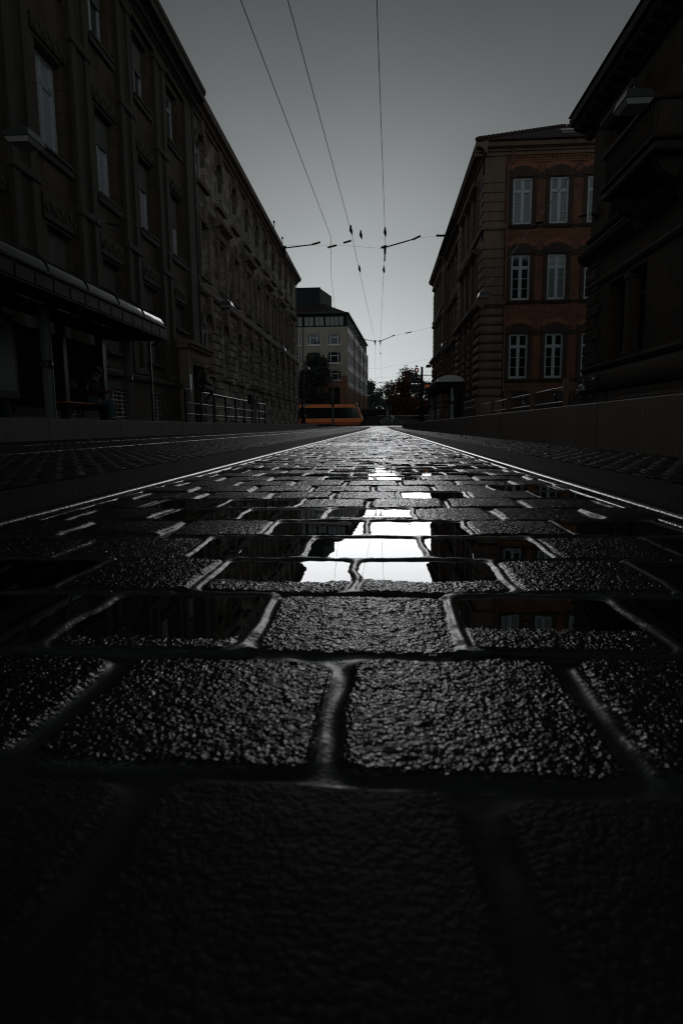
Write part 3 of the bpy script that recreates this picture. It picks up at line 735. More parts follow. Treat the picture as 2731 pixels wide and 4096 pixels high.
part(ba, 'roof', 'tile', lambda mb: mb.add([(7.2, 1.5, 11.8), (7.2, 25.85, 11.8), (17, 25.85, 11.8), (17, 1.5, 11.8), (12, 20, 14.5), (12, 1.5, 14.5)], [(0, 1, 4, 5), (1, 2, 4), (2, 3, 5, 4), (3, 0, 5)]))
def f_(mb):
    mb.cbox(fA, 16.9, 20.6, 7.0, 7.25, -.02, 1.15, .05); mb.cbox(fA, 16.8, 20.7, 7.25, 7.36, -.02, 1.22, .03)
    mb.cbox(fA, 16.9, 20.6, 8.2, 8.34, 1.0, 1.2, .03); mb.cbox(fA, 16.9, 17.05, 8.2, 8.34, .0, .98, .03); mb.cbox(fA, 20.45, 20.6, 8.2, 8.34, .0, .98, .03)
    for k in range(17): mb.lathe(fA.p(17.05 + k * .215, 1.08, 7.36), [(.05, 0), (.05, .1), (.035, .16), (.075, .4), (.035, .66), (.05, .74), (.05, .84)], 8)
    for k in range(4): mb.lathe(fA.p(20.52, .2 + k * .22, 7.36), [(.05, 0), (.05, .1), (.035, .16), (.075, .4), (.035, .66), (.05, .74), (.05, .84)], 8)
    for u in (17.4, 20.2): mb.prism(fA, [(-.02, 6.0), (.2, 6.05), (.3, 6.4), (.75, 6.62), (.95, 6.98), (-.02, 6.98)], u - .16, u + .16)
part(ba, 'balcony', 'stone_school_dark', f_)

# ================================================================ right: brick school
fF = Fr((0, 38.), (1, 0), (0, -1)); 
bs = empty('brick_school', (9, 45, .36), 'three-storey orange brick school with sandstone corner piers and tall white windows', 'building')
M['glass_grey'] = glass('grey_curtained_glass', (.17, .19, .195), .08, .6)
cols = [(7.66, 8.76), (9.75, 10.82), (11.86, 12.95), (13.95, 15.05), (16.05, 17.15)]
rows = [(11.7, 14.26), (7.48, 10.05), (2.96, 5.56)]
fops = [(a, b_, z0, z1) for a, b_ in cols for z0, z1 in rows]
part(bs, 'brick_wall', 'brick', lambda mb: wall(mb, fF, 7.2, 20, 2.2, 15.6, fops, .28))
for i, (a, b_, z0, z1) in enumerate(fops): window(fF, bs, a, b_, z0, z1, .2, 'school', 'white', 'glass_dark' if z0 < 5 else ('glass_pale', 'glass_grey', 'glass_pale', 'glass')[(i * 3 + i // 3) % 4], 0, None)
for a, b_ in cols:
    for z0, z1 in rows: part(bs, 'brick_arch', 'brick_arch', lambda mb: arch_ring(mb, fF, a - .12, b_ + .12, z1 + .62, .26, .27, -.02, .03, .0, 19))
def f_(mb):
    for k in range(60): 
        u = 7.35 + k * .21
        for j in range(3): mb.fbox(fF, u, u + .10 + .0 * j, 15.18 + j * .13, 15.27 + j * .13, -.02, .04 + j * .03)
    mb.fbox(fF, 7.2, 20, 15.06, 15.12, -.02, .05)
part(bs, 'brick_frieze', 'brick_arch', f_)
def fsu_(a, b_, z0, z1):
    def f_(mb):
        if 1:
            for u in (a - .13, b_ + .13): mb.cbox(fF, u - .11, u + .11, z0, z1, -.02, .05, .015)
            # cambered lintel
            mb.plate(fF, [(a - .28, z1 + .02), (b_ + .28, z1 + .02), (b_ + .28, z1 + .40)] + [((a + b_) / 2 + (b_ - a + .1) / 2 * math.cos(t), z1 + .40 + .2 * math.sin(t)) for t in np.linspace(0, math.pi, 9)] + [(a - .28, z1 + .40)], -.02, .07)
            mb.prism(fF, [(-.02, z0 - .26), (.05, z0 - .24), (.15, z0 - .1), (.15, z0 - .03), (-.2, z0)], a - .3, b_ + .3)
    return f_
for a, b_ in cols:
    for z0, z1 in rows: part(bs, 'window_surround', 'stone_school_dark', fsu_(a, b_, z0, z1))
if 1:
    for z0, z1 in rows: 
        us = [7.22] + [q for a, b_ in cols for q in (a - .26, b_ + .26)] + [20]
        for p, q in zip(us[::2], us[1::2]):
            part(bs, 'lintel_band', 'stone_school_dark', lambda mb: mb.cbox(fF, p + .01, q - .01, z1 - .1, z1 + .22, -.02, .045, .015)); part(bs, 'sill_band', 'stone_school_dark', lambda mb: mb.cbox(fF, p + .06, q - .06, z0 - .18, z0 - .02, -.02, .08, .02))
part(bs, 'plinth', 'stone_school_dark', lambda mb: mb.prism(fF, [(-.02, .3), (.25, .3), (.25, 1.4), (.12, 1.6), (.12, 2.1), (.02, 2.22), (-.02, 2.22)], 7.2, 20))
# corner pier + street front (facing the track)
fS = Fr((6.02, 0), (0, 1), (-1, 0)); fS2 = Fr((6.45, 0), (0, 1), (-1, 0))
sec = [(38., 49.5, fS), (49.5, 60.5, fS2), (60.5, 71.5, fS)]
sops = [[(40.3, 41.9), (42.9, 44.5), (45.5, 47.1)], [(50.7, 52.1), (53.2, 54.6), (55.7, 57.1), (58.2, 59.6)], [(62., 63.6), (64.9, 66.5), (67.8, 69.4)]]
def f_(mb):
    for (a, c, fr), wn in zip(sec, sops):
        wall(mb, fr, a, c, .3, 15.6, [(p, q, z0, z1) for p, q in wn for z0, z1 in ((11.3, 14.4), (7.9, 10.5), (2.9, 5.9))], .45)
    mb.fbox(fF, 6.02, 7.2, .3, 15.6, -.5, .0)
    mb.quad((6.02, 49.5, .3), (6.45, 49.5, .3), (6.45, 49.5, 15.6), (6.02, 49.5, 15.6)); mb.quad((6.02, 60.5, .3), (6.45, 60.5, .3), (6.45, 60.5, 15.6), (6.02, 60.5, 15.6))
    mb.quad((6.02, 71.5, .3), (20, 71.5, .3), (20, 71.5, 15.6), (6.02, 71.5, 15.6)); mb.quad((20, 38, .3), (20, 71.5, .3), (20, 71.5, 15.6), (20, 38, 15.6))
part(bs, 'stone_wall', 'stone_school', f_)
for (a, c, fr), wn in zip(sec, sops):
    for p, q in wn:
        for z0, z1 in ((11.3, 14.4), (7.9, 10.5), (2.9, 5.9)):
            window(fr, bs, p, q, z0, z1, .4, 'school', 'white', 'glass_pale', .75 if (z0 > 7 and p < 49) else 0, None)
def course(mb, fr, u0, u1, z, h, d, rnd):
    if rnd: mb.prism(fr, [(-.02, z)] + [(.02 + d * math.sin(t) ** .7, z + h / 2 - h * .46 * math.cos(t)) for t in np.linspace(.05, math.pi - .05, 8)] + [(-.02, z + h)], u0, u1, True)
    else: mb.cbox(fr, u0, u1, z + .02, z + h - .02, -.02, d, .03)
part(bs, 'corner_pier', 'stone_school', lambda mb: [course(mb, fF, 5.9, 7.22, 1.9 + .52 * k, .5, .16, True) for k in range(10)] + [course(mb, fF, 5.98, 7.2, z0 + .52 * k, .5, .06, False) for z0, n in ((7.75, 6), (11.9, 5)) for k in range(n)])
for (a, c, fr), wn in zip(sec, sops):
    ed = [a] + [x for p, q in wn for x in (p - .12, q + .12)] + [c]
    for p, q in zip(ed[::2], ed[1::2]): part(bs, 'rusticated_pier', 'stone_school', lambda mb: [course(mb, fr, p - (.1 if p == 38 else 0), q, 1.9 + .52 * k, .5, .16, True) for k in range(10)])
    for p, q in ((a - .04, a + 1.5), (c - 1.3, c)): part(bs, 'block_pier', 'stone_school', lambda mb: [course(mb, fr, p, q, z0 + .52 * k, .5, .06, False) for z0, n in ((7.75, 6), (11.9, 5)) for k in range(n)])
def f_(mb):
    band = [(-.02, 6.95), (.14, 7.0), (.42, 7.2), (.46, 7.38), (.20, 7.5), (-.02, 7.56)]
    mid = [(-.02, 11.4), (.08, 11.42), (.14, 11.5), (.14, 11.7), (.08, 11.78), (-.02, 11.8)]
    top = [(-.02, 15.42), (.08, 15.44), (.10, 15.6), (.2, 15.64), (.22, 15.72), (.46, 15.8), (.52, 15.92), (.56, 15.98), (-.1, 16.08)]
    low = [(-.02, .3), (.3, .3), (.3, 1.3), (.22, 1.42), (.22, 1.75), (.10, 1.86), (-.02, 1.88)]
    for pr in (band, mid, top, low):
        ext = max(n for n, z in pr)
        mb.prism(fF, pr, 6.02 - ext, 7.3 if pr is not top else 20.)
        for (a, c, fr), wn in zip(sec, sops):
            mb.prism(fr, pr, a - (ext - .004 if a == 38. else -.003), c + (.35 if c == 71.5 else 0))
    for (a, c, fr), wn in zip(sec, sops):
        for p, q in wn:
            for z1 in (14.4, 10.5):
                mb.prism(fr, [(-.02, z1 + .06), (.12, z1 + .1), (.34, z1 + .26), (.36, z1 + .4), (-.02, z1 + .5)], p - .3, q + .3)
            for u in (p - .18, q + .18): mb.cbox(fr, u - .12, u + .12, 11.85, 14.42, -.02, .10, .03); mb.cbox(fr, u - .12, u + .12, 7.9, 10.52, -.02, .10, .03)
            for u in (p - .25, q + .25): mb.prism(fr, [(-.02, 5.2), (.10, 5.26), (.26, 5.8), (.34, 6.1), (-.02, 6.2)], u - .1, u + .1)
part(bs, 'cornice', 'stone_school', f_)
def f_(mb):
    e = 16.09
    A = [(5.45, 37.43, e), (20, 37.43, e), (20, 72, e), (5.45, 72, e), (12., 45., 19.9), (20, 45., 20.3), (12., 64, 19.9), (20, 64, 20.3)]
    mb.add(A, [(0, 1, 5, 4), (3, 0, 4, 6), (2, 3, 6, 7), (4, 5, 7, 6)])
    a, c = Vector(A[0]), Vector(A[4])
    for k in range(22): p = a.lerp(c, k / 21); q = a.lerp(c, (k + .8) / 21); mb.tube([p + Vector((0, 0, .05)), q + Vector((0, 0, .10))], .11, 8)
    a, c = Vector(A[4]), Vector(A[5])
    for k in range(16): p = a.lerp(c, k / 16); q = a.lerp(c, (k + .85) / 16); mb.tube([p + Vector((0, 0, .05)), q + Vector((0, 0, .1))], .11, 8)
part(bs, 'roof', 'tile', f_)
def f_(mb):
    for z in (.0, .24): mb.tube([(7.1, 37.72, 16.3 + z), (19.8, 37.72, 16.3 + z)], .014, 6)
    for k in range(85): mb.tube([(7.1 + k * .15, 37.72, 16.2), (7.1 + k * .15, 37.72, 16.56)], .010, 5)
part(bs, 'snow_guard', 'lead', f_)
part(bs, 'skylight', 'glass_pale', lambda mb: mb.add([(10.6, 39.2, 17.25), (11.4, 39.2, 17.25), (11.4, 39.9, 17.6), (10.6, 39.9, 17.6), (10.6, 39.2, 17.0), (11.4, 39.2, 17.0)], [(0, 1, 2, 3), (0, 1, 5, 4)]))
pipe(bs, [(7.55, 37.6, 15.7), (7.5, 37.84, 15.1), (7.33, 37.9, 14.8), (7.33, 37.9, 7.6)], 'copper', .06)
pipe(bs, [(7.33, 37.9, 6.9), (7.33, 37.9, 2.3), (7.45, 37.7, 2.0), (7.45, 37.7, 1.2)], 'copper', .06)
pipe(bs, [(6.3, 49.62, 15.3), (6.3, 49.62, .5)], 'copper', .06)

# ================================================================ far: modern office
Q = g(200)
bc = empty('modern_office', (-8, 115, Q), 'beige and brown modern office block with a dark glazed attic, behind the orange tram', 'building')
fC = Fr((0, 108), (1, 0), (0, -1))
sv = Vector((-3.0 + 5.48, 152 - 108, 0)).normalized()
fD = Fr((-5.48, 108), (sv.x, sv.y), (sv.y, -sv.x))
M['c_beige'] = pmat('beige_cladding', (.36, .32, .26), .7, .15, 1.5, .1, 20, streak=True)
M['c_side_lit'] = pmat('side_cladding_lit_tone', (.62, .57, .58), .6, .12, 1.5, .1, 20, streak=True)  # side front made lighter in its colour for the light falling on it
M['bright_white'] = pmat('white_upvc', (.78, .8, .82), .4, .05, 5, 0)
M['c_red'] = pmat('red_brown_cladding', (.26, .115, .07), .7, .2, 1.5, .1, 20, streak=True)
M['c_attic'] = pmat('dark_attic_panels', (.009, .013, .014), .5, .2, 4, .1, 30, spec=.12)
cw_ = [(-21.6, -19.3), (-18., -15.7), (-12.54, -10.23), (-8.99, -6.66)]; cr_ = [(14.2, 16.1), (11.1, 13.05), (8.2, 9.9)]
cops = [(a, b_, z0, z1) for a, b_ in cw_ + [(-15.6, -13.55)] for z0, z1 in cr_]
part(bc, 'wall', 'c_beige', lambda mb: wall(mb, fC, -25, -5.48, 8.95, 17.2, [(a, b_, max(z0, 8.951), z1) for a, b_, z0, z1 in cops], .3))
part(bc, 'lower_wall', 'c_red', lambda mb: wall(mb, fC, -25, -5.48, Q - .1, 8.95, [(a, b_, z0, 8.949) for a, b_, z0, z1 in cops if z0 < 9] + [(a, b_, Q, 7.) for a, b_ in ((-22.5, -19), (-17.6, -14.), (-12.3, -10.2), (-8.9, -6.9))], .6))
def f_(mb):
    for a, b_ in ((-22.5, -19), (-17.6, -14.), (-12.3, -10.2), (-8.9, -6.9)): mb.fbox(fC, a, b_, Q, 7, -.6, -.5)
part(bc, 'shop_front', 'glass_dark', f_)
for i, (a, b_, z0, z1) in enumerate(cops): window(fC, bc, a, b_, z0, z1, .2, 'modern', 'bright_white', 'glass', 0, 'bright_white')
# side front
nb = 12; sw = 44 / nb
sops_ = []
for k in range(nb):
    for z0, z1 in ((14.1, 16.3), (11.0, 13.2), (7.9, 10.1)):
        sops_ += [(k * sw + .45, k * sw + 1.6, z0, z1), (k * sw + 2.0, k * sw + 3.15, z0, z1)]
part(bc, 'side_wall', 'c_side_lit', lambda mb: wall(mb, fD, 0, 44, 7.4, 17.2, sops_, .12))
for a, b_, z0, z1 in sops_: window(fD, bc, a, b_, z0, z1, .11, 'plain', 'dark_steel', 'glass_dark', 0, 'bright_white')
def f_(mb):
    wall(mb, fD, 0, 44, Q - .1, 7.4, [(k * sw + .6, k * sw + 3.1, Q, 6.9) for k in range(nb)], .2)
part(bc, 'column_front', 'c_red', f_)
part(bc, 'ground_glazing', 'glass_dark', lambda mb: mb.fbox(fD, 0, 44, Q, 7.3, -.4, -.2))
def f_(mb):
    mb.fbox(fC, -25, -5.6, 17.2, 19.5, -.7, -.3)
    mb.fbox(fD, .2, 44, 17.2, 19.5, -.7, -.3)
    for k in range(23): mb.fbox(fD, .2 + k * 1.9, .55 + k * 1.9, 17.2, 19.5, -.3, -.05)
part(bc, 'attic', 'c_attic', f_)
def f_(mb):
    for x in (-24, -20.3, -18.2, -14.8, -12.85, -11.05, -9.25, -7.7):
        for k in (0, .78): mb.cbox(fC, x + k, x + k + .66, 17.45, 18.9, -.3, -.26, .01)
part(bc, 'attic_window', 'glass_pale', f_)
part(bc, 'drainpipe', 'lead', lambda mb: [mb.tube([fC.p(-13.2, .1, 17.2), fC.p(-13.2, .1, 1)], .07)] + [mb.tube([fD.p(u, .1, 17.2), fD.p(u, .1, 1)], .08) for u in (11, 22, 33, 43.6)])
rf = M['tile'] if False else pmat('brown_sheet_roof', (.045, .037, .03), .6, .25, 3, .2, 20)
def f_(mb):
    a = fC.p(-25, .25, 19.55); c = fC.p(-5.7, .25, 19.55); d = fD.p(44, .25, 19.55)
    e = Vector((-25, 114, 22.2)); f2 = Vector((-10.2, 114, 22.2)); h = Vector((-7.6, 152, 22.2))
    mb.add([a, c, d, e, f2, h], [(0, 1, 4, 3), (1, 2, 5, 4)])
    mb.fbox(fC, -25, -5.5, 19.38, 19.58, -.7, .28); mb.fbox(fD, .1, 44, 19.38, 19.58, -.7, .2)
r_ = part(bc, 'roof', rf, f_)
def f_(mb):
    mb.add([(-25, 112, 21), (-10.5, 112, 21), (-9.0, 119, 21), (-25, 119, 21), (-25, 112, 24.45), (-10.5, 112, 24.45), (-9.0, 119, 24.45), (-25, 119, 24.45)], [(0, 1, 5, 4), (1, 2, 6, 5), (4, 5, 6, 7)])
    mb.box(-25, -10.42, 111.9, 112.02, 24.35, 24.6)
    mb.box(-22, -14, 111.95, 112.05, 22.4, 23.2)
part(r_, 'penthouse', pmat('grey_green_panels', (.016, .024, .025), .5, .15, 2, .1, 20, spec=.12), f_)
# ================================================================ glass-roofed tram shelters
def logo(mb, c, s, w):
    """double arrow mark on a dark band; c = centre, w = in-plane vector, drawn as thin raised strokes"""
    w = Vector(w).normalized(); up = Vector((0, 0, 1)); n = w.cross(up) * .004
    def stroke(a, b_, t):
        a = Vector((a[0] * s, a[1] * s)); b_ = Vector((b_[0] * s, b_[1] * s)); d = (b_ - a).normalized(); q = Vector((-d.y, d.x)) * t * s / 2
        P = [c + w * v.x + up * v.y for v in (a - q, b_ - q, b_ + q, a + q)]
        mb.add(P + [p + n for p in P], [(0, 1, 2, 3), (7, 6, 5, 4), (0, 4, 5, 1), (1, 5, 6, 2), (2, 6, 7, 3), (3, 7, 4, 0)])
    stroke((-.5, .12), (.5, .12), .09); stroke((.5, .12), (-.05, .42), .09)
    stroke((-.5, .02), (-.02, -.38), .09); stroke((.02, -.02), (.02, -.38), .06); stroke((.15, -.0), (.5, -.30), .06); stroke((.5, .02), (.5, -.36), .06); stroke((.15, -.08), (.15, -.38), .05); stroke((.28, -.1), (.28, -.38), .05)
M['fascia_dark'] = pmat('dark_fascia', (.009, .012, .011), .6, .2, 5, .05, 40, spec=.08)
def shelter(root, x0, x1, y0, y1, zf, hf, rise, base, step, posts, dark):
    """barrel glass roof between two fascias; x0 the street edge"""
    s = 1 if x1 > x0 else -1; w = abs(x1 - x0)
    xx = lambda t: x0 + s * w * t
    def f_(mb):
        lo, hi = zf, zf + hf
        for x in (x0, x1): mb.box(min(x, x + s * .05 * (1 if x == x0 else -1)), max(x, x + s * .05 * (1 if x == x0 else -1)), y0, y1, lo, hi)
        for y in (y0, y1 - .05): mb.box(min(x0, x1) + .053, max(x0, x1) - .053, y, y + .05, lo, hi)
        for x in (x0 - s * .012,):
            n = int((y1 - y0) / .62)
            for k in range(n): 
                a = y0 + .03 + k * (y1 - y0) / n; mb.box(min(x, x0 - s*.0005), max(x, x0 - s*.0005), a, a + (y1 - y0) / n - .06, lo + .05, hi - .06)
        mb.box(min(x0, x1) - .03, max(x0, x1) + .03, y0 - .03, y0 + .02, hi + .002, hi + .05); mb.box(min(x0 - s * .03, x0 + s * .05), max(x0 - s * .03, x0 + s * .05), y0 + .02, y1 + .03, hi + .002, hi + .05)
        for k in range(3 if y0 > 30 else 2):
            n = 3 if y0 > 30 else 2; a = w * k / n
            for y in (y0 - .01,): mb.box(min(x0 + s * (a + .05), x0 + s * (a + w / n - .05)), max(x0 + s * (a + .05), x0 + s * (a + w / n - .05)), y, y0 - .0005, lo + .05, hi - .06)
    part(root, 'fascia', 'fascia_dark', f_)
    A = [(xx(.02 + .96 * (1 - math.cos(t)) / 2), zf + hf + .03 + rise * math.sin(t)) for t in np.linspace(.06, math.pi - .06, 19)]
    def f_(mb):
        vs = [(x, y, z) for y in (y0, y1) for x, z in A] + [(x, y, z - .012) for y in (y0, y1) for x, z in A]; n = len(A)
        mb.add(vs, [(i, i + 1, n + i + 1, n + i) for i in range(n - 1)] + [(2 * n + i, 3 * n + i, 3 * n + i + 1, 2 * n + i + 1) for i in range(n - 1)], True)
        for k in (0, n, ): mb.add([vs[k + i] for i in range(n)] + [(vs[k + n - 1][0], vs[k][1], zf + hf), (vs[k][0], vs[k][1], zf + hf)], [tuple(range(n + 2))])
    gr = part(root, 'glass_roof', M['roof_glass'], f_)
    y = y1
    while y > y0 - .01:
        part(root, 'roof_rib', 'dark_steel' if dark else 'steel', lambda mb: mb.tube([(x, min(y, y1 - .02), z + .02) for x, z in A], .016, 6)); y -= step
    y = y1 - .5
    yy = y1 - .35
    while yy > y0:
        part(root, 'roof_beam', 'dark_steel', lambda mb: (mb.box(min(x0, x1) + .06, max(x0, x1) - .06, yy, yy + .08, zf - .02, zf + .08), mb.tube([(xx(.08), yy + .04, zf - .02), (xx(.16), yy + .04, zf - .16), (xx(.30), yy + .04, zf - .24)], .03, 6)))
        yy -= step
    for x, yp, r, kind in posts:
        if kind == 'flute':
            def f_(mb):
                n = 40; pr = [(r * (1 - (.10 if k % 4 == 0 else 0)) * math.cos(2 * math.pi * k / n), r * (1 - (.10 if k % 4 == 0 else 0)) * math.sin(2 * math.pi * k / n)) for k in range(n)]
                for z0, z1 in ((base, base + 1.12), (base + 1.30, zf)):
                    vs = [(x + a, yp + b_, z) for z in (z0, z1) for a, b_ in pr]
                    mb.add(vs, [(k, (k + 1) % n, n + (k + 1) % n, n + k) for k in range(n)] + [tuple(range(n - 1, -1, -1)), tuple(range(n, 2 * n))])
            po = part(root, 'post', 'post_grey', f_)
            bd = part(po, 'band', 'black', lambda mb: mb.lathe((x, yp, base + 1.12), [(r * .9, 0), (r * 1.03, .01), (r * 1.03, .17), (r * .9, .18)], 24))
            part(po, 'arrow_mark', 'poster', lambda mb: logo(mb, Vector((x, yp - r * 1.06, base + 1.21)), r * 1.7, (1, 0, 0)))
        else:
            part(root, 'post', 'dark_steel', lambda mb: mb.box(x - r, x + r, yp - r, yp + r, base, zf))
m, nt, b = newmat('smoky_roof_glazing'); M['roof_glass'] = m
b.inputs['Base Color'].default_value = (.030, .034, .032, 1); b.inputs['Roughness'].default_value = .05; b.inputs['Specular IOR Level'].default_value = .15
tc = N(nt, 'ShaderNodeTexCoord'); n = N(nt, 'ShaderNodeTexNoise', Scale=1.1, Detail=2.); nt.links.new(tc.outputs['Object'], n.inputs['Vector'])
bp = N(nt, 'ShaderNodeBump', Strength=.25, Distance=.02); nt.links.new(n.outputs[0], bp.inputs['Height']); nt.links.new(bp.outputs[0], b.inputs['Normal'])
M['post_grey'] = pmat('grey_fluted_post', (.085, .095, .09), .55, .15, 6, .05, 40)
BL = .385
t = empty('tram_shelter', (-7.2, 12, BL), 'long dark glass-barrel tram shelter running along the left platform', 'tram shelter')
shelter(t, -6.32, -7.98, 3.0, 18.45, 2.80, .33, .52, BL, 1.62,
        [(-7.2, 17.55, .115, 'flute'), (-7.2, 13.2, .115, 'flute'), (-7.2, 9.4, .115, 'flute'), (-6.55, 17.6, .035, 'thin'), (-7.9, 17.4, .10, 'thin'), (-7.9, 15.2, .09, 'thin'), (-7.9, 12.6, .09, 'thin'), (-7.9, 9.5, .09, 'thin')], True)
def f_(mb):
    for y0, y1 in ((15.32, 17.28), (12.72, 15.08), (9.62, 12.48)): mb.box(-7.91, -7.89, y0, y1, .7, 2.5)
part(t, 'back_glazing', 'glass_dark', f_)
pc = part(t, 'poster_case', 'dark_steel', lambda mb: mb.box(-7.86, -7.70, 11.2, 12.9, .85, 2.6))
part(pc, 'timetable', 'poster', lambda mb: mb.box(-7.698, -7.69, 11.3, 12.8, 1.0, 2.45))
part(pc, 'heading', 'black', lambda mb: [mb.box(-7.689, -7.684, 11.4 + k * .3, 11.6 + k * .3, 2.2, 2.36) for k in range(4)])
t = empty('bench', (-7.55, 15.4, BL), 'orange slatted bench under the left tram shelter', 'bench')
part(t, 'seat', 'bench', lambda mb: [mb.cbox(Fr((-7.7 + k * .075, 0), (0, 1), (1, 0)), 14.2, 17.0, BL + .43, BL + .465, 0, .062, .008) for k in range(6)])
for y in (14.5, 16.7): part(t, 'leg', 'dark_steel', lambda mb: (mb.box(-7.68, -7.28, y - .03, y + .03, BL + .39, BL + .428), mb.box(-7.51, -7.45, y - .03, y + .03, BL, BL + .39)))
BR = .40
t = empty('bus_shelter', (4.3, 42, BR), 'small dark shelter with a pale ribbed barrel roof beside the brick school', 'tram shelter')
M['roof_glass_dark'] = M['roof_glass']
M['post_grey'] = pmat('pale_shelter_post', (.30, .36, .38), .5, .1, 6, .05, 40); M['roof_glass'] = pmat('pale_ribbed_roofing', (.55, .58, .53), .35, .1, 5, 0)
shelter(t, 3.42, 5.18, 38.5, 46.5, 2.52, .30, .42, BR, .9,
        [(4.42, 38.75, .095, 'flute'), (3.75, 45.9, .095, 'flute'), (5.1, 38.6, .05, 'thin'), (5.1, 42.4, .05, 'thin'), (5.1, 46.3, .05, 'thin'), (3.55, 40.6, .025, 'thin')], False)
part(t, 'side_panel', 'glass_dark', lambda mb: (mb.box(4.56, 5.04, 38.62, 38.66, .42, 2.5), mb.box(5.06, 5.09, 38.7, 42.3, .5, 2.5), mb.box(5.06, 5.09, 42.5, 44.0, .5, 2.5)))

# ================================================================ railings
def railing(name, label, x, y0, y1, base, h, n, mats, pr, rails_z, group=None, lean=0):
    t = empty(name, (x, (y0 + y1) / 2, base), label, 'railing', group)
    for k in range(n):
        y = y0 + (y1 - y0) * k / (n - 1)
        part(t, 'post', mats[0], lambda mb: (mb.box(x - pr, x + pr, y - pr * .6, y + pr * .6, base - .02, base + h), mb.box(x - pr * 1.7, x + pr * 1.7, y - pr * 1.5, y + pr * 1.5, base - .004, base + .015)))
    for z in rails_z: part(t, 'rail', mats[1], lambda mb: mb.tube([(x, y0 - .06, base + z), (x, y1 + .06, base + z)], .03 if z > h - .1 else .02, 10))
    return t
M['rail_tube'] = pmat('grey_steel_tube', (.05, .055, .06), .35, .15, 12, .05, 60, spec=.35)
railing('handrail', 'three-bar steel handrail on the left platform where the people wait', -7., 22.1, 37.6, BL, 1.19, 9, ('dark_steel', 'rail_tube'), .045, (1.21, .74, .34))
t = railing('fence', 'brown post-and-rail fence on the right platform in front of the brick school', 5.5, 18.9, 35.0, .36, 1.2, 5, ('copper', 'rail_tube'), .075, (.95, .52))

# ================================================================ poles, signals, display, signs
def pole(name, label, x, y, h, r, mat='dark_steel', cat='pole'):
    t = empty(name, (x, y, g(y)), label, cat)
    part(t, 'shaft', mat, lambda mb: mb.lathe((x, y, g(y)), [(r * 1.5, 0), (r * 1.5, .25), (r * 1.05, .3), (r, h), (r * .9, h + .04), (0, h + .05)], 16))
    return t
t = pole('catenary_pole', 'dark pole with a camera box beside the tram, at the end of the left building', -7.45, 60, 5.45, .13)
part(t, 'camera_box', 'steel', lambda mb: (mb.cbox(WORLD, -7.25, -6.85, 2.28, 2.42, 59.85, 60.05, .02), mb.box(-7.33, -7.25, 59.9, 60, 2.3, 2.36)))
part(t, 'signal_box', 'black', lambda mb: (mb.cbox(WORLD, -7.62, -7.30, 1.75, 2.25, 59.80, 59.95, .03), mb.cbox(WORLD, -7.72, -7.64, 2.4, 2.9, 59.9, 60, .01)))
t = pole('catenary_pole', 'tall grey-green pole standing in front of the orange tram', -5.67, 75, 6.5, .115, pmat('grey_green_pole', (.06, .075, .075), .4, .2, 6, .1, 40))
part(t, 'bracket', 'steel', lambda mb: (mb.tube([(-5.5, 75, 6.25), (-5.15, 75, 6.05)], .03), mb.tube([(-5.15, 75, 6.05), (-5.48, 75, 5.05)], .035), mb.tube([(-5.48, 75, 5.05), (-5.12, 75, 4.92)], .03)))
part(t, 'bracket_plate', 'dark_steel', lambda mb: mb.plate(Fr((0, 74.85), (1, 0), (0, -1)), [(-5.95, 3.15), (-5.40, 3.15), (-5.56, 2.68), (-5.80, 2.68)], -.05, .0))
part(t, 'conduit', 'steel', lambda mb: mb.tube([(-5.6, 74.86, 1.25), (-5.6, 74.86, .35)], .03))
t = empty('street_lamp', (-5.3, 102, g(102)), 'thin twin-headed lamp post behind the orange tram', 'street lamp')
part(t, 'post', 'dark_steel', lambda mb: mb.tube([(-5.3, 102, .25), (-5.3, 102, 5.6)], .05))
for s in (-1, 1): part(t, 'lamp_head', 'lamp_body', lambda mb: (mb.cbox(WORLD, -5.3 + (.12 if s > 0 else -.6), -5.3 + (.6 if s > 0 else -.12), 5.66, 5.8, 101.9, 102.1, .04), mb.tube([(-5.3, 102, 5.55), (-5.3 + s * .15, 102, 5.72)], .03)))

# tram signals
Y = 48.
t = empty('tram_signal', (3.2, Y, g(Y) + .36), 'dark tram signal gantry with white bar lights and a lit white cross', 'traffic signal')
part(t, 'pole', 'dark_steel', lambda mb: mb.lathe((3.2, Y, .4), [(.16, 0), (.16, 1.6), (.095, 1.7), (.085, 4.22), (.07, 4.27), (0, 4.28)], 14))
part(t, 'pole', pmat('brown_steel', (.07, .06, .05), .5, .2, 6, .1, 40), lambda mb: mb.lathe((4.24, Y + .1, .4), [(.08, 0), (.075, 3.86), (0, 3.88)], 12))
part(t, 'arm', 'dark_steel', lambda mb: (mb.box(2.62, 4.24, Y - .03, Y + .03, 4.0, 4.06), mb.tube([(2.4, Y - .05, 2.66), (3.2, Y - .05, 2.66)], .025), mb.box(2.75, 3.35, Y - .04, Y + .04, 2.49, 2.53)))
L_w = emit('white_signal_light', (.95, .97, 1.), 1.1); L_r = emit('dim_signal_light', (.9, .6, .55), .25); L_x = emit('red_white_cross', (1., .62, .52), 1.2); L_red = emit('red_signal_glow', (.9, .12, .04), .35)
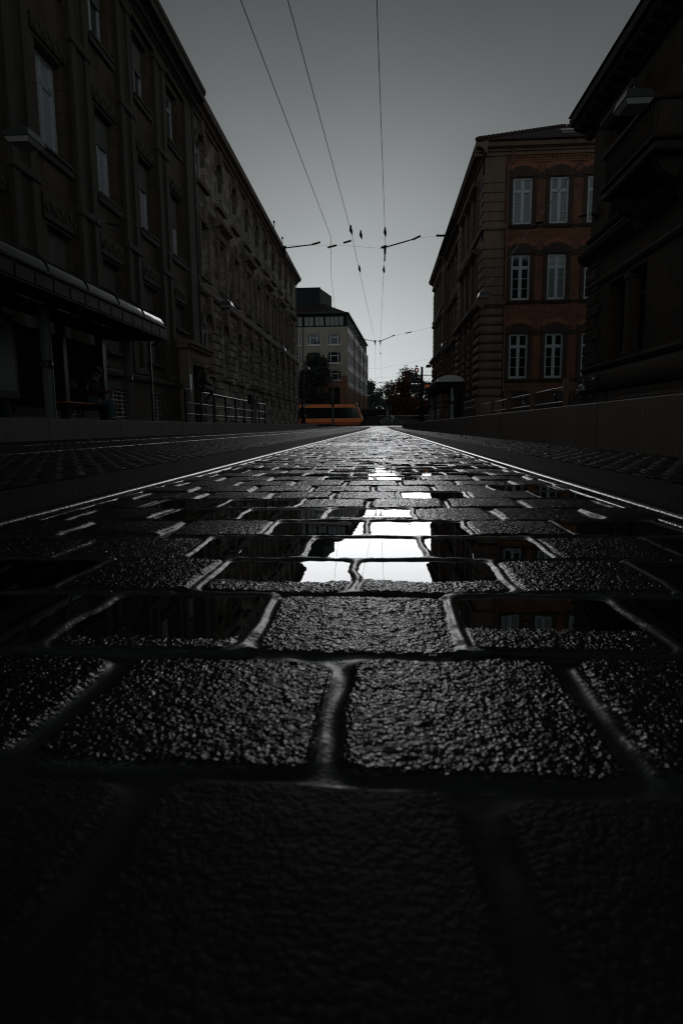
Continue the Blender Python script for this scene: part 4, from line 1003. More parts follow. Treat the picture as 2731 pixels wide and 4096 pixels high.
for x, top, lit in ((2.49, 4.0, L_w), (2.76, 4.0, L_w), (3.03, 3.82, L_r)):
    hd = part(t, 'signal_head', 'black', lambda mb: (mb.cbox(WORLD, x - .12, x + .12, 2.70, top, Y - .18, Y + .06, .03), [mb.tube([(x - .1, Y - .19, 2.9 + k * .32 + .08), (x - .08, Y - .3, 2.9 + k * .32 + .12), (x + .08, Y - .3, 2.9 + k * .32 + .12), (x + .1, Y - .19, 2.9 + k * .32 + .08)], .012, 5) for k in range(4) if 3.1 + k * .32 < top]))
    for k in range(4):
        z = 2.86 + k * .30
        if z < top - .1: part(hd, 'lens', 'glass_dark', lambda mb: mb.lathe((x, Y - .18, z), [(.0, -.022), (.06, -.018), (.085, -.006), (.09, .0)], 16, 'y'))
    part(hd, 'light_bar', lit, lambda mb: mb.cbox(WORLD, x - .075, x + .075, 3.37, 3.41, Y - .215, Y - .195, .006))
    part(hd, 'plate', 'poster' if lit is not L_r else 'shutter', lambda mb: mb.cbox(WORLD, x - .10, x + .10, top + .03, top + .22, Y - .12, Y - .1, .01))
hd = part(t, 'signal_head', 'black', lambda mb: (mb.cbox(WORLD, 2.62, 2.95, 4.24, 4.56, Y - .18, Y + .05, .05), mb.tube([(2.785, Y, 4.5), (2.785, Y, 4.66)], .03)))
def f_(mb):
    c = 2.785; a, w = .085, .028; z = 4.40
    mb.plate(Fr((0, Y - .183), (1, 0), (0, -1)), [(c - a, z - w), (c - w, z - w), (c - w, z - a), (c + w, z - a), (c + w, z - w), (c + a, z - w), (c + a, z + w), (c + w, z + w), (c + w, z + a), (c - w, z + a), (c - w, z + w), (c - a, z + w)], .0, .012)
part(hd, 'cross_light', L_x, f_)
part(t, 'number_plate', 'shutter', lambda mb: mb.cbox(WORLD, 2.69, 2.88, 4.66, 4.77, Y - .05, Y - .02, .01))
# departures display
t = empty('departure_display', (3.75, 48.6, 3.2), 'black departure board with orange letters, half behind the pale barrel shelter roof', 'departure board')
part(t, 'housing', 'black', lambda mb: (mb.cbox(WORLD, 3.36, 4.6, 3.02, 3.5, 48.5, 48.7, .03), mb.cbox(WORLD, 3.40, 4.55, 2.92, 3.0, 48.52, 48.68, .01), mb.box(4.0, 4.08, 48.72, 48.8, .4, 3.4)))
def text_obj(name, s, size, mat, loc, parent, rot=(R(90), 0, 0), ext=.004):
    cu = bpy.data.curves.new(name, 'FONT'); cu.body = s; cu.size = size; cu.extrude = ext
    o = bpy.data.objects.new(name, cu); COL.objects.link(o)
    dg = bpy.context.evaluated_depsgraph_get(); me = bpy.data.meshes.new_from_object(o.evaluated_get(dg))
    bpy.data.objects.remove(o); me.materials.clear(); me.materials.append(mat)
    k = put(name, me, parent, loc); k.rotation_euler = rot; return k
L_o = emit('orange_display_letters', (1., .22, .03), .8)
text_obj('route_text', '1  Durlach', .135, L_o, (3.46, 48.495, 3.26), t); text_obj('route_text', '8  Durlach', .135, L_o, (3.46, 48.495, 3.13), t)
# foot-and-cycle sign
Ys = 80.; xs_ = .97; gs_ = g(Ys)
t = empty('path_sign', (xs_, Ys, gs_), 'round blue walkers sign on a thin post with small white plates below', 'road sign')
part(t, 'post', 'steel', lambda mb: mb.tube([(xs_, Ys, gs_), (xs_, Ys, 2.6)], .03))
M['sign_blue'] = pmat('sign_blue', (.01, .07, .10), .4, .05, 5, 0); M['sign_white'] = pmat('sign_white', (.55, .57, .56), .4, .05, 5, 0)
dsc = part(t, 'disc', 'sign_blue', lambda mb: mb.lathe((xs_, Ys - .05, 2.33), [(0, -.01), (.19, -.01), (.20, 0), (.20, .01), (0, .012)], 24, 'y'))
def f_(mb):
    fr = Fr((xs_, Ys - .063), (1, 0), (0, -1))
    for u, z, h in ((-.05, 2.30, .22), (.06, 2.26, .14)):
        mb.ball(fr.p(u, .0, z + h * .45), .018, .006, .02, 8, 5)
        mb.plate(fr, [(u - .02, z + h * .3), (u + .02, z + h * .3), (u + .035, z - h * .05), (u + .02, z - h * .5), (u + .003, z - h * .5), (u, z - .02), (u - .012, z - h * .5), (u - .03, z - h * .5), (u - .03, z)], -.002, .003)
part(dsc, 'walkers', 'sign_white', f_)
part(t, 'plate', 'sign_white', lambda mb: (mb.cbox(WORLD, xs_ - .14, xs_ + .14, 1.90, 2.1, Ys - .06, Ys - .045, .006), mb.cbox(WORLD, xs_ - .18, xs_ + .18, 1.76, 1.86, Ys - .06, Ys - .045, .006), mb.cbox(WORLD, xs_ - .07, xs_ + .07, 1.55, 1.68, Ys - .06, Ys - .045, .006)))

# ================================================================ overhead wires
def wire(label, pts, r=.0058, cat='overhead wire', name='overhead_wire', group=None):
    mb = MB(); mb.tube(pts, r, 6); return tag(mb.build(name, M['wire']), label, cat, group)
wire('left contact wire of the three running up the sky', [(-2.6, -8, 5.75), (-1.763, 8.55, 5.6), (-1.396, 18.5, 5.6), (-1.75, 23, 5.6), (-2.6, 40, 5.65), (-3.6, 58, 5.7), (-5.3, 74.8, 5.9)])
wire('middle contact wire, between the other two overhead wires', [(-1.8, -8, 5.7), (-1.165, 8.59, 5.6), (-.787, 18.36, 5.6), (-.70, 23, 5.6), (-.29, 40, 5.52), (-.5, 60, 5.6), (-.3, 95, 5.8)])
wire('right contact wire, nearly straight above the camera track', [(-.2, -8, 5.7), (-.033, 8.68, 5.6), (.156, 18.65, 5.58), (.13, 23, 5.58), (.04, 40, 5.54), (.1, 60, 5.6), (.5, 95, 5.8)])
def sag(a, c, d, n=14):
    a, c = Vector(a), Vector(c); return [a.lerp(c, k / n) + Vector((0, 0, -4 * d * (k / n) * (1 - k / n))) for k in range(n + 1)]
span1 = [(-9.46, 20.9, 7.02), (-6.5, 20.3, 6.35), (-3.0, 19.6, 5.72), (-1.3, 19.5, 5.67), (.16, 19.5, 5.52), (1.16, 19.5, 5.80), (1.9, 19.7, 5.92), (4.5, 21.8, 6.75), (7.96, 24.5, 7.9)]
wire('cross-street span wire nearest the camera, slung from the left office to the corner house', span1, .0028)
wire('second cross-street span wire, beyond the first', [(-9.45, 40, 6.6), (-3.3, 40, 5.75), (-.29, 40, 5.58), (.04, 40, 5.58), (.85, 40, 5.85), (1.84, 40, 6.05), (6.0, 40, 6.9)], .004)
wire('third cross-street span wire by the end of the arched building', [(-9.45, 60, 6.9), (-3.6, 60, 5.8), (-.2, 60, 5.68), (2, 60, 6.0), (6.4, 60, 6.9)], .005)
for k, (Y3, x) in enumerate(((82, -1), (92, .3))): wire(('fourth', 'farthest')[k] + ' cross-street span wire, beyond the end of the school', sag((-9 + k, Y3, 7.4), (7, Y3, 7.4), .9), .008)
def insulator(label, a, c, group='insulators and fittings on the overhead wires'):
    a, c = Vector(a), Vector(c); L = (c - a).length; t = (c - a).normalized()
    mb = MB(); n = 7
    P = [a.lerp(c, k / (2 * n)) for k in range(2 * n + 1)]
    mb.tube(P, [.022 if k % 2 else .038 for k in range(2 * n + 1)], 8)
    return tag(mb.build('insulator', M['wire']), label, 'insulator', group)
fit = [((-2.05, 19.5, 5.70), (-1.80, 19.5, 5.76), 'left tip of the left steady arm'), ((-1.58, 19.5, 5.60), (-1.30, 19.5, 5.66), 'at the foot of the left contact wire'), ((-1.1, 19.5, 5.72), (-.86, 19.5, 5.78), 'between the left and middle contact wires'),
       ((1.0, 19.5, 5.76), (1.22, 19.5, 5.86), 'at the tip of the right steady arm'), ((1.72, 19.6, 5.88), (2.05, 19.8, 5.93), 'on the span wire towards the corner house'), ((-8.9, 20.8, 6.9), (-8.5, 20.7, 6.8), 'on the span wire beside the left office wall'), ((7.2, 23.9, 7.64), (7.5, 24.1, 7.74), 'on the span wire beside the corner house'), ((5.3, 22.4, 7.0), (5.6, 22.66, 7.1), 'on the span wire before the brick school windows'),
       ((.75, 40, 5.84), (.95, 40, 5.90), 'on the second span, right of the wires'), ((1.6, 40, 6.0), (2.0, 40, 6.08), 'on the second span, farthest right')]
for a, c, s in fit: insulator('small black insulator ' + s, a, c)
def arm(label, a, c):
    a, c = Vector(a), Vector(c)
    t = empty('steady_arm', a, label, 'steady arm', 'steady arms holding the contact wires')
    part(t, 'tube', 'dark_steel', lambda mb: mb.tube([a, c], .018, 8))
    part(t, 'clamp', 'wire', lambda mb: (mb.tube([a + Vector((-.12, 0, -.01)), a + Vector((.06, 0, .03))], .035, 8), mb.tube([a + Vector((0, 0, .05)), a + Vector((0, 0, -.2))], [.045, .03], 8), mb.tube([a + Vector((0, 0, -.12)), a + Vector((0, .9, -.16))], .02, 6)))
arm('longer steady arm over the left track, pointing at the left wall', (-2.9, 19.5, 5.62), (-2.0, 19.5, 5.70)); arm('steady arm leaning up to the right from the right contact wire', (.16, 19.5, 5.56), (1.05, 19.5, 5.78))
arm('tiny steady arm on the second span, left of two', (-.29, 40, 5.55), (-1.4, 40, 5.75)); arm('tiny steady arm on the second span, right of two', (.04, 40, 5.55), (.8, 40, 5.84))
def clampw(label, p):
    p = Vector(p); mb = MB(); mb.tube([p + Vector((0, -.25, .05)), p, p + Vector((.02, .25, -.03))], [.015, .045, .015], 8); mb.tube([p, p + Vector((0, 0, .14))], .02, 6)
    tag(mb.build('wire_clamp', M['wire']), label, 'wire clamp', 'clamps along the contact wires')
for p, s in (((-.80, 18.0, 5.62), 'on the middle contact wire, above the lower clamp'), ((-.70, 22.2, 5.6), 'on the middle contact wire, below the upper clamp'), ((.15, 18.2, 5.6), 'on the right contact wire, above the steady arm'), ((.14, 22.4, 5.6), 'on the right contact wire, below the steady arm'), ((-.55, 18.9, 5.75), 'between the middle and right wires, on the span'), ((.05, 47, 5.58), 'far down the right contact wire, below all others')):
    clampw('small dark clamp ' + s, p)
def birds_fit(y, xs2):
    for x, s in xs2:
        mb = MB(); p = Vector((x, y, 5.9)); mb.tube([p + Vector((-.45, 0, .08)), p, p + Vector((.45, 0, .1))], [.01, .05, .01], 6); mb.tube([p, p + Vector((0, 0, -.2))], .03, 6)
        tag(mb.build('section_insulator', M['wire']), s, 'insulator', 'distant wire fittings before the trees')
birds_fit(82, [(-1.3, 'distant T-shaped wire fitting low in the sky, leftmost and highest pair'), (.1, 'distant T-shaped wire fitting between two others before the trees'), (2.4, 'distant T-shaped wire fitting nearest the autumn tree')])
birds_fit(92, [(-2.6, 'faint farthest wire fitting beside the modern office corner')])

# hanging lamps on two long carrier wires
def carrier(x, label, zs): 
    pts = []
    for (y0, z0), (y1, z1) in zip(zs, zs[1:]): pts += sag((x, y0, z0), (x, y1, z1), .12, 6)[:-1]
    pts.append(Vector((x, zs[-1][0], zs[-1][1])))
    wire(label, pts, .009, 'carrier wire', 'carrier_wire')
carrier(-8., 'lamp carrier wire along the left buildings', [(-3, 7.0), (14.4, 6.98), (32.9, 6.92), (51.3, 6.86), (68.3, 6.9), (74, 6.9)])
carrier(5.4, 'lamp carrier wire along the right buildings, crossing the school windows', [(-3, 7.4), (14.5, 7.3), (33.5, 7.24), (52.5, 7.16), (70, 7.16)])
def hlamp(label, x, y, z):
    t = empty('hanging_lamp', (x, y, z + .3), label, 'street lamp', 'street lamps hung along the buildings')
    def f_(mb):
        s = .31; d = .36
        v = [(x - s, y - d, z - .02), (x + s, y - d, z - .02), (x + s, y + d, z - .02), (x - s, y + d, z - .02)]; k = .8
        v += [(x - s * k, y - d * k, z + .17), (x + s * k, y - d * k, z + .17), (x + s * k, y + d * k, z + .17), (x - s * k, y + d * k, z + .17)]
        mb.add(v, [(3, 2, 1, 0), (4, 5, 6, 7), (0, 1, 5, 4), (1, 2, 6, 5), (2, 3, 7, 6), (3, 0, 4, 7)])
        mb.box(x - .06, x + .06, y - .1, y + .1, z + .172, z + .24)
    part(t, 'housing', 'lamp_body', f_)
    part(t, 'diffuser', 'lamp_glass', lambda mb: mb.add([(x - .29, y - .33, z - .024), (x + .29, y - .33, z - .024), (x + .29, y + .33, z - .024), (x - .29, y + .33, z - .024), (x - .22, y - .26, z - .11), (x + .22, y - .26, z - .11), (x + .22, y + .26, z - .11), (x - .22, y + .26, z - .11)], [(4, 7, 6, 5), (0, 4, 5, 1), (1, 5, 6, 2), (2, 6, 7, 3), (3, 7, 4, 0)]))
    part(t, 'hanger', 'wire', lambda mb: (mb.tube([(x, y - .12, z + .24), (x, y, z + .36), (x, y + .12, z + .24)], .018, 6), mb.tube([(x, y, z + .36), (x, y, z + .46)], .02, 6)))
for y, z, s in ((14.4, 6.66, 'over the left shelter, the lowest at the left edge'), (32.9, 6.56, 'where the flat office meets the arched building'), (51.3, 6.46, 'in front of the arched building, half way along it'), (68.3, 6.52, 'at the far end of the arched building, before the dark tree')): hlamp('box lamp hung ' + s, -8., y, z)
for y, z, s in ((14.5, 6.95, 'in front of the corner house balcony, the largest'), (33.5, 6.86, 'before the school corner pier, on a slanting wire'), (52.5, 6.78, 'along the street side of the school'), (70.2, 6.75, 'alone in the sky right of the tram signal')): hlamp('box lamp hung ' + s, 5.4, y, z)
for x, y, z, s in ((-9.5, 20.9, 7.02, 'left office wall'), (8., 24.5, 7.9, 'corner house wall')):
    mb = MB(); d = 1 if x < 0 else -1
    mb.lathe((x, y, z), [(.20, d * .0), (.19, d * .05), (.08, d * .09), (.05, d * .2), (0, d * .21)], 16, 'x')
    tag(mb.build('wall_rosette', M['black']), 'round iron anchor rosette holding the span wire on the ' + s, 'wall anchor')

# ================================================================ tram
tz = g(98)
t = empty('tram', (-10, 99, tz), 'orange tram with a black window band crossing the end of the street', 'tram')
M['tram'] = pmat('orange_tram_paint', (.92, .27, .075), .3, .05, 2, 0, spec=.5)
M['tram_dark'] = pmat('deep_orange_skirt', (.48, .085, .02), .35, .08, 2, 0)
fT = Fr((0, 98.), (1, 0), (0, -1))
def f_(mb):
    out = [(-34, .97), (-3.05, .97), (-2.72, 1.05), (-2.66, 1.25), (-2.74, 1.55), (-2.98, 2.3), (-3.25, 2.9), (-3.5, 3.3), (-3.85, 3.62), (-4.3, 3.74), (-34, 3.82)]
    cut = [(u, z) for u, z in out]
    mb.plate(fT, cut, -2.6, -.02)
    mb.plate(fT, [(-34, 3.22), (-3.72, 3.22), (-3.95, 3.44), (-4.3, 3.56), (-34, 3.62)], -.02, .03); mb.plate(fT, [(-34, 3.645), (-4.4, 3.58), (-3.95, 3.60), (-4.2, 3.70), (-34, 3.80)], -.02, .03)
    mb.plate(fT, [(-34, 1.0), (-3.05, 1.0), (-2.74, 1.1), (-2.70, 1.25), (-2.78, 1.55), (-34, 1.56)], -.02, .03)
    mb.plate(fT, [(-3.02, 1.57), (-2.80, 1.57), (-3.02, 2.32), (-3.30, 2.94), (-3.56, 3.34), (-3.74, 3.24), (-3.46, 2.86), (-3.22, 2.3)], -.02, .03)
    for u in (-6.7, -12.3, -17.7): mb.fbox(fT, u, u + .02, 1.0, 1.56, .031, .034)
part(t, 'body', 'tram', f_)
part(t, 'skirt', 'tram_dark', lambda mb: (mb.plate(fT, [(-34, .50), (-3.6, .50), (-3.1, .60), (-3.0, .965), (-34, .965)], -2.5, -.03)))
wg = part(t, 'window_band', 'glass_dark', lambda mb: mb.plate(fT, [(-34, 1.565), (-3.04, 1.565), (-3.24, 2.28), (-3.5, 2.86), (-3.74, 3.21), (-34, 3.21)], -.02, .015))
for a, b_ in ((-9.6, -6.95), (-13.2, -10.4), (-6.3, -4.9), (-18.9, -16.3)): part(wg, 'pane', 'glass', lambda mb: mb.cbox(fT, a, b_, 1.75, 2.95, .016, .03, .012))
part(wg, 'destination_light', emit('small_red_lamp', (1., .15, .03), .5), lambda mb: mb.fbox(fT, -13.95, -13.87, 3.0, 3.15, .016, .03))
part(t, 'roof_fairing', 'dark_steel', lambda mb: (mb.plate(fT, [(-9.9, 3.83), (-4.2, 3.76), (-3.65, 3.5), (-3.38, 3.22), (-3.12, 2.72), (-2.86, 2.0), (-2.98, 2.0), (-3.4, 3.0), (-3.9, 3.66), (-4.4, 3.74)], -1.9, .0), mb.box(-11, -7.4, 98.4, 100, 3.84, 3.98), mb.box(-15.5, -12.5, 98.5, 100, 3.83, 3.93), mb.box(-9.6, -7.0, 98.3, 98.5, 4.02, 4.06), mb.tube([(-9.5, 98.4, 4.04), (-9.5, 98.4, 3.84)], .03), mb.tube([(-7.2, 98.4, 4.04), (-7.2, 98.4, 3.84)], .03)))
part(t, 'front_light', 'lamp_glass', lambda mb: (mb.plate(fT, [(-4.05, 3.95), (-3.62, 3.9), (-3.45, 3.62), (-3.62, 3.70), (-3.75, 3.84), (-4.05, 3.87)], -.8, -.1), mb.plate(fT, [(-2.86, 1.62), (-2.66, 1.58), (-2.62, 1.68), (-2.84, 1.72)], -.5, .0)))
part(t, 'bumper', 'black', lambda mb: (mb.plate(fT, [(-3.3, .66), (-2.60, .7), (-2.52, .95), (-2.76, 1.0), (-3.2, .96)], -1.9, -.35), mb.box(-34, -3.2, 98.3, 100.3, .38, .52)))
for u in (-8.5, -16.5): 
    bg = part(t, 'bogie', 'dark_steel', lambda mb: mb.plate(fT, [(u - 1.4, .42), (u + 1.4, .42), (u + 1.15, .66), (u - 1.15, .66)], -.5, -.005))
    for d in (-.8, .8): part(bg, 'wheel', 'black', lambda mb: mb.lathe((u + d, 98.12, .62), [(0, -.03), (.28, -.03), (.31, 0), (.31, .08), (0, .08)], 20, 'y'))
part(t, 'fleet_mark', 'tram_dark', lambda mb: (mb.plate(fT, [(-5.75, 3.40), (-5.45, 3.52), (-5.3, 3.52), (-5.3, 3.40)], .031, .034), mb.fbox(fT, -12.3 + 1.5, -10.4, 1.28, 1.36, .031, .034)))

# ================================================================ cars, far masonry, hedge wall
def car(label, x, y, length, col, flip=1):
    z0 = g(y); t = empty('parked_car', (x, y, z0), label, 'car')
    mt = pmat('car_paint', col, .25, .05, 2, 0, spec=.6)
    fr = Fr((x, y), (flip, 0), (0, -1)); k = length / 4.2
    lo = [(-2.1, .32), (2.1, .32), (2.1, .62), (1.95, .82), (1.1, .95), (-1.75, .98), (-2.05, .85), (-2.12, .6)]
    hi = [(-1.75, .97), (1.1, .95), (.45, 1.40), (-.3, 1.47), (-1.2, 1.43)]
    part(t, 'body', mt, lambda mb: (mb.plate(fr, [(u * k, z + z0) for u, z in lo], -1.7, 0), mb.plate(fr, [(u * k * .97, z + z0) for u, z in hi], -1.55, -.15)))
    part(t, 'side_window', 'glass_dark', lambda mb: mb.plate(fr, [(u * k * .97, z + z0) for u, z in ((-1.5, 1.0), (.85, 1.0), (.36, 1.34), (-.3, 1.39), (-1.1, 1.35))], -.15, -.135))
    for u in (-1.3, 1.3):
        w = part(t, 'wheel', 'black', lambda mb: mb.lathe(fr.p(u * k, -.08, z0 + .32), [(0, -.06), (.27, -.06), (.32, -.02), (.32, .1), (0, .1)], 18, 'y'))
        part(w, 'rim', 'steel', lambda mb: mb.lathe(fr.p(u * k, -.08, z0 + .32), [(0, -.07), (.18, -.068), (.2, -.055), (.0, -.05)], 14, 'y'))
    part(t, 'tail_light', L_red, lambda mb: mb.fbox(fr, -2.10 * k, -1.95 * k, z0 + .68, z0 + .8, .0, .012))
car('small dark car with red lamps parked behind the cyclist', 2.0, 96, 3.9, (.05, .05, .055)); car('black car parked along the far kerb under the autumn tree', 5.4, 97, 4.4, (.02, .022, .026), -1)
mb = MB(); mb.box(-2.6, 22, 112, 112.4, .2, 2.05)
w_ = mb.build('garden_wall', pmat('dark_far_wall', (.03, .03, .03), .8, .3, 3, .2, 20)); tag(w_, 'dark garden wall with pale coping stones under the autumn tree', 'wall')
mb = MB()
for k in range(30): mb.cbox(WORLD, -.5 + k * .75, .15 + k * .75, 2.053, 2.16, 111.95, 112.45, .03)
W[w_] = Vector((0, 0, 0)); mb.build('coping', M['c_beige'], w_)
t = empty('gabled_house', (11.4, 150, tz), 'small brick house with a steep gable, seen between the signal and the pale shelter', 'building')
part(t, 'wall', 'brick', lambda mb: mb.plate(Fr((11.4, 150), (1, 0), (0, -1)), [(-2.2, .2), (2.2, .2), (2.2, 4.1), (0, 6.2), (-2.2, 4.1)], -8, 0))
part(t, 'roof', 'tile', lambda mb: (mb.prism(Fr((11.4, 149.8), (0, 1), (1, 0)), [(0, 6.25), (2.5, 3.9), (2.5, 4.05), (0, 6.45)], 0, 8.4), mb.prism(Fr((11.4, 149.8), (0, 1), (-1, 0)), [(0, 6.25), (2.5, 3.9), (2.5, 4.05), (0, 6.45)], 0, 8.4)))
part(t, 'window', 'white', lambda mb: mb.fbox(Fr((11.4, 149.97), (1, 0), (0, -1)), -.6, .6, 2.2, 3.5, 0, .05))

# ================================================================ trees
def leafmat(name, c1, c2):
    m, nt, b = newmat(name)
    oi = N(nt, 'ShaderNodeAttribute', attribute_name='tone'); mx = N(nt, 'ShaderNodeMix', data_type='RGBA')
    nt.links.new(oi.outputs['Fac'], mx.inputs[0]); mx.inputs[6].default_value = rgb(c1); mx.inputs[7].default_value = rgb(c2); nt.links.new(mx.outputs[2], b.inputs['Base Color'])
    b.inputs['Roughness'].default_value = .55; b.inputs['Specular IOR Level'].default_value = .35
    return m
def tree(name, label, x, y, trunk_h, crown, n, size, mat, seed, bark, group=None):
    """crown: list of (dx, dy, z, r, rz) clumps"""
    r_ = np.random.default_rng(seed); z0 = g(y)
    t = empty(name, (x, y, z0), label, 'tree', group)
    def f_(mb):
        top = max(c[2] for c in crown)
        mb.tube([(x, y, z0 - .1), (x + .05, y, z0 + trunk_h * .5), (x, y, z0 + trunk_h), (x + .1, y, top)], [.32, .25, .2, .05], 9)
        for dx, dy, z, rr, rz in crown:
            mb.tube([(x, y, z0 + trunk_h * .8), (x + dx * .45, y + dy * .45, (z0 + trunk_h + z) / 2), (x + dx, y + dy, z)], [.14, .09, .03], 6)
            for k in range(4):
                v = r_.normal(size=3); v /= np.linalg.norm(v); mb.tube([(x + dx * .7, y + dy * .7, z - rz * .3), (x + dx + v[0] * rr * .8, y + dy + v[1] * rr * .8, z + v[2] * rz * .8)], [.05, .015], 5)
    part(t, 'trunk', bark, f_)
    wts = np.array([c[3] ** 2 * c[4] for c in crown]); idx = r_.choice(len(crown), n, p=wts / wts.sum()); C_ = np.array(crown)[idx]
    d = r_.normal(size=(n, 3)); d /= np.linalg.norm(d, axis=1)[:, None]; rad = r_.random(n) ** .45
    # sprays: several leaves share a twig end
    d *= (1 + .16 * np.sin(d[:, :1] * 9 + C_[:, :1] * 3) * np.cos(d[:, 2:3] * 8 + C_[:, 1:2]))
    p = np.stack([x + C_[:, 0] + d[:, 0] * rad * C_[:, 3], y + C_[:, 1] + d[:, 1] * rad * C_[:, 3], C_[:, 2] + d[:, 2] * rad * C_[:, 4]], 1)
    tw = p[r_.integers(0, n, n) // 5 * 5 % n]; p = np.where(r_.random((n, 1)) < .8, tw + r_.normal(size=(n, 3)) * size * 1.5, p)
    a = r_.normal(size=(n, 3)); a /= np.linalg.norm(a, axis=1)[:, None]; b_ = np.cross(a, r_.normal(size=(n, 3))); b_ /= np.linalg.norm(b_, axis=1)[:, None]
    s = size * (.6 + .8 * r_.random((n, 1)))
    V = np.stack([p - a * s, p + b_ * s * .55, p + a * s, p - b_ * s * .55], 1).reshape(-1, 3) - np.array(W[t])
    me = bpy.data.meshes.new('crown'); me.from_pydata(V.tolist(), [], np.arange(4 * n).reshape(-1, 4).tolist())
    at = me.attributes.new('tone', 'FLOAT', 'POINT'); at.data.foreach_set('value', np.repeat(np.clip(r_.random(n), 0, 1), 4).astype(np.float32))
    me.materials.append(mat); put('crown', me, t)
    return t
bark = pmat('dark_bark', (.03, .025, .02), .9, .3, 6, .5, 20)
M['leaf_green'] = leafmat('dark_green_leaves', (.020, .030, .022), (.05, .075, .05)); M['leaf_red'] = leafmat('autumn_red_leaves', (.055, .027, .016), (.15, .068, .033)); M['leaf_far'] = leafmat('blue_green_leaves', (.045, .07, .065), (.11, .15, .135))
rr = random.Random(5)
def clumps(n, rx, ry, z0, z1, r0, r1, sh=1.):
    o = []
    for k in range(n):
        zt = rr.random(); w = math.sin(math.pi * (.12 + .8 * zt)) ** sh
        an = rr.random() * 6.283; q = rr.random() ** .5
        o.append((rx * w * q * math.cos(an), ry * w * q * math.sin(an), z0 + (z1 - z0) * zt, r0 + (r1 - r0) * rr.random(), (r0 + (r1 - r0) * rr.random()) * .8))
    return o
tree('broadleaf_tree', 'dark green tree in front of the modern office, left of the tall pole', -11., 104, 3.4, clumps(20, 3.3, 3., 4.2, 11., 1.2, 1.9) + [(0, 0, 11.2, 1.1, 1.2)], 15000, .17, M['leaf_green'], 3, bark)
tree('broadleaf_tree', 'dark green tree behind the pole with a camera box', -17., 105, 3.0, clumps(14, 3., 3., 4., 9.5, 1.2, 1.8), 7000, .17, M['leaf_green'], 4, bark)
tree('autumn_tree', 'large red-brown autumn tree left of the tram signal', 4.6, 118, 3., clumps(26, 4.2, 3.4, 3.4, 9.4, 1.1, 1.9, .7) + [(.3, 0, 10.2, 1.2, 1.1), (.6, 0, 9.2, 1.8, 1.3)], 11500, .18, M['leaf_red'], 5, bark)
tree('autumn_tree', 'lower red-brown autumn tree behind the shelter posts', 10.8, 124, 2.6, clumps(16, 4.2, 3., 3., 6.6, 1.1, 1.6), 7000, .18, M['leaf_red'], 6, bark)
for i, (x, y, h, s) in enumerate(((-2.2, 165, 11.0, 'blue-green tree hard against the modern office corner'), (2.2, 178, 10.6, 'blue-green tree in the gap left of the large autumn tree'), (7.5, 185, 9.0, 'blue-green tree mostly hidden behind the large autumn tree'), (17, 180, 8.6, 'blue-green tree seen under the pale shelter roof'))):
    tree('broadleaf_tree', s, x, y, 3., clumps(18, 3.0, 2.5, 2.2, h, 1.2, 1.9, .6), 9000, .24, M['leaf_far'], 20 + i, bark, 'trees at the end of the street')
mb = MB(); random.seed(9)
for k in range(7000):
    p = Vector((-9 + 37 * random.random(), 128 + 3 * random.random(), .3 + 3.4 * random.random() ** 1.3)); a = Vector((random.gauss(0, 1), random.gauss(0, 1), random.gauss(0, 1))).normalized() * .3; c = a.orthogonal().normalized() * .18
    mb.quad(p - a, p + c, p + a, p - c)
tag(mb.build('hedge', M['leaf_green']), 'dark clipped hedge closing the far end of the street', 'hedge')
# ================================================================ people
def skin(name, J, E, mat, parent, sub=1):
    """J: {name: (co, r)}, E: edges; grows one continuous surface"""
    ks = list(J); me = bpy.data.meshes.new(name); me.from_pydata([tuple(J[k][0]) for k in ks], [(ks.index(a), ks.index(c)) for a, c in E], [])
    o = bpy.data.objects.new(name, me); COL.objects.link(o)
    o.modifiers.new('s', 'SKIN'); sm = o.modifiers.new('u', 'SUBSURF'); sm.levels = sm.render_levels = sub
    for i, k in enumerate(ks):
        r = J[k][1]; r = (r, r) if not isinstance(r, tuple) else r
        me.skin_vertices[0].data[i].radius = r
    me.skin_vertices[0].data[0].use_root = True
    dg = bpy.context.evaluated_depsgraph_get(); m2 = bpy.data.meshes.new_from_object(o.evaluated_get(dg)); bpy.data.objects.remove(o)
    m2.name = name; m2.materials.clear(); m2.materials.append(mat); m2.polygons.foreach_set('use_smooth', [True] * len(m2.polygons))
    c = bpy.data.objects.new(name, m2); COL.objects.link(c); c.parent = parent; W[c] = W[parent]; return c
M['skin'] = pmat('skin', (.30, .17, .115), .5, .1, 20, 0)
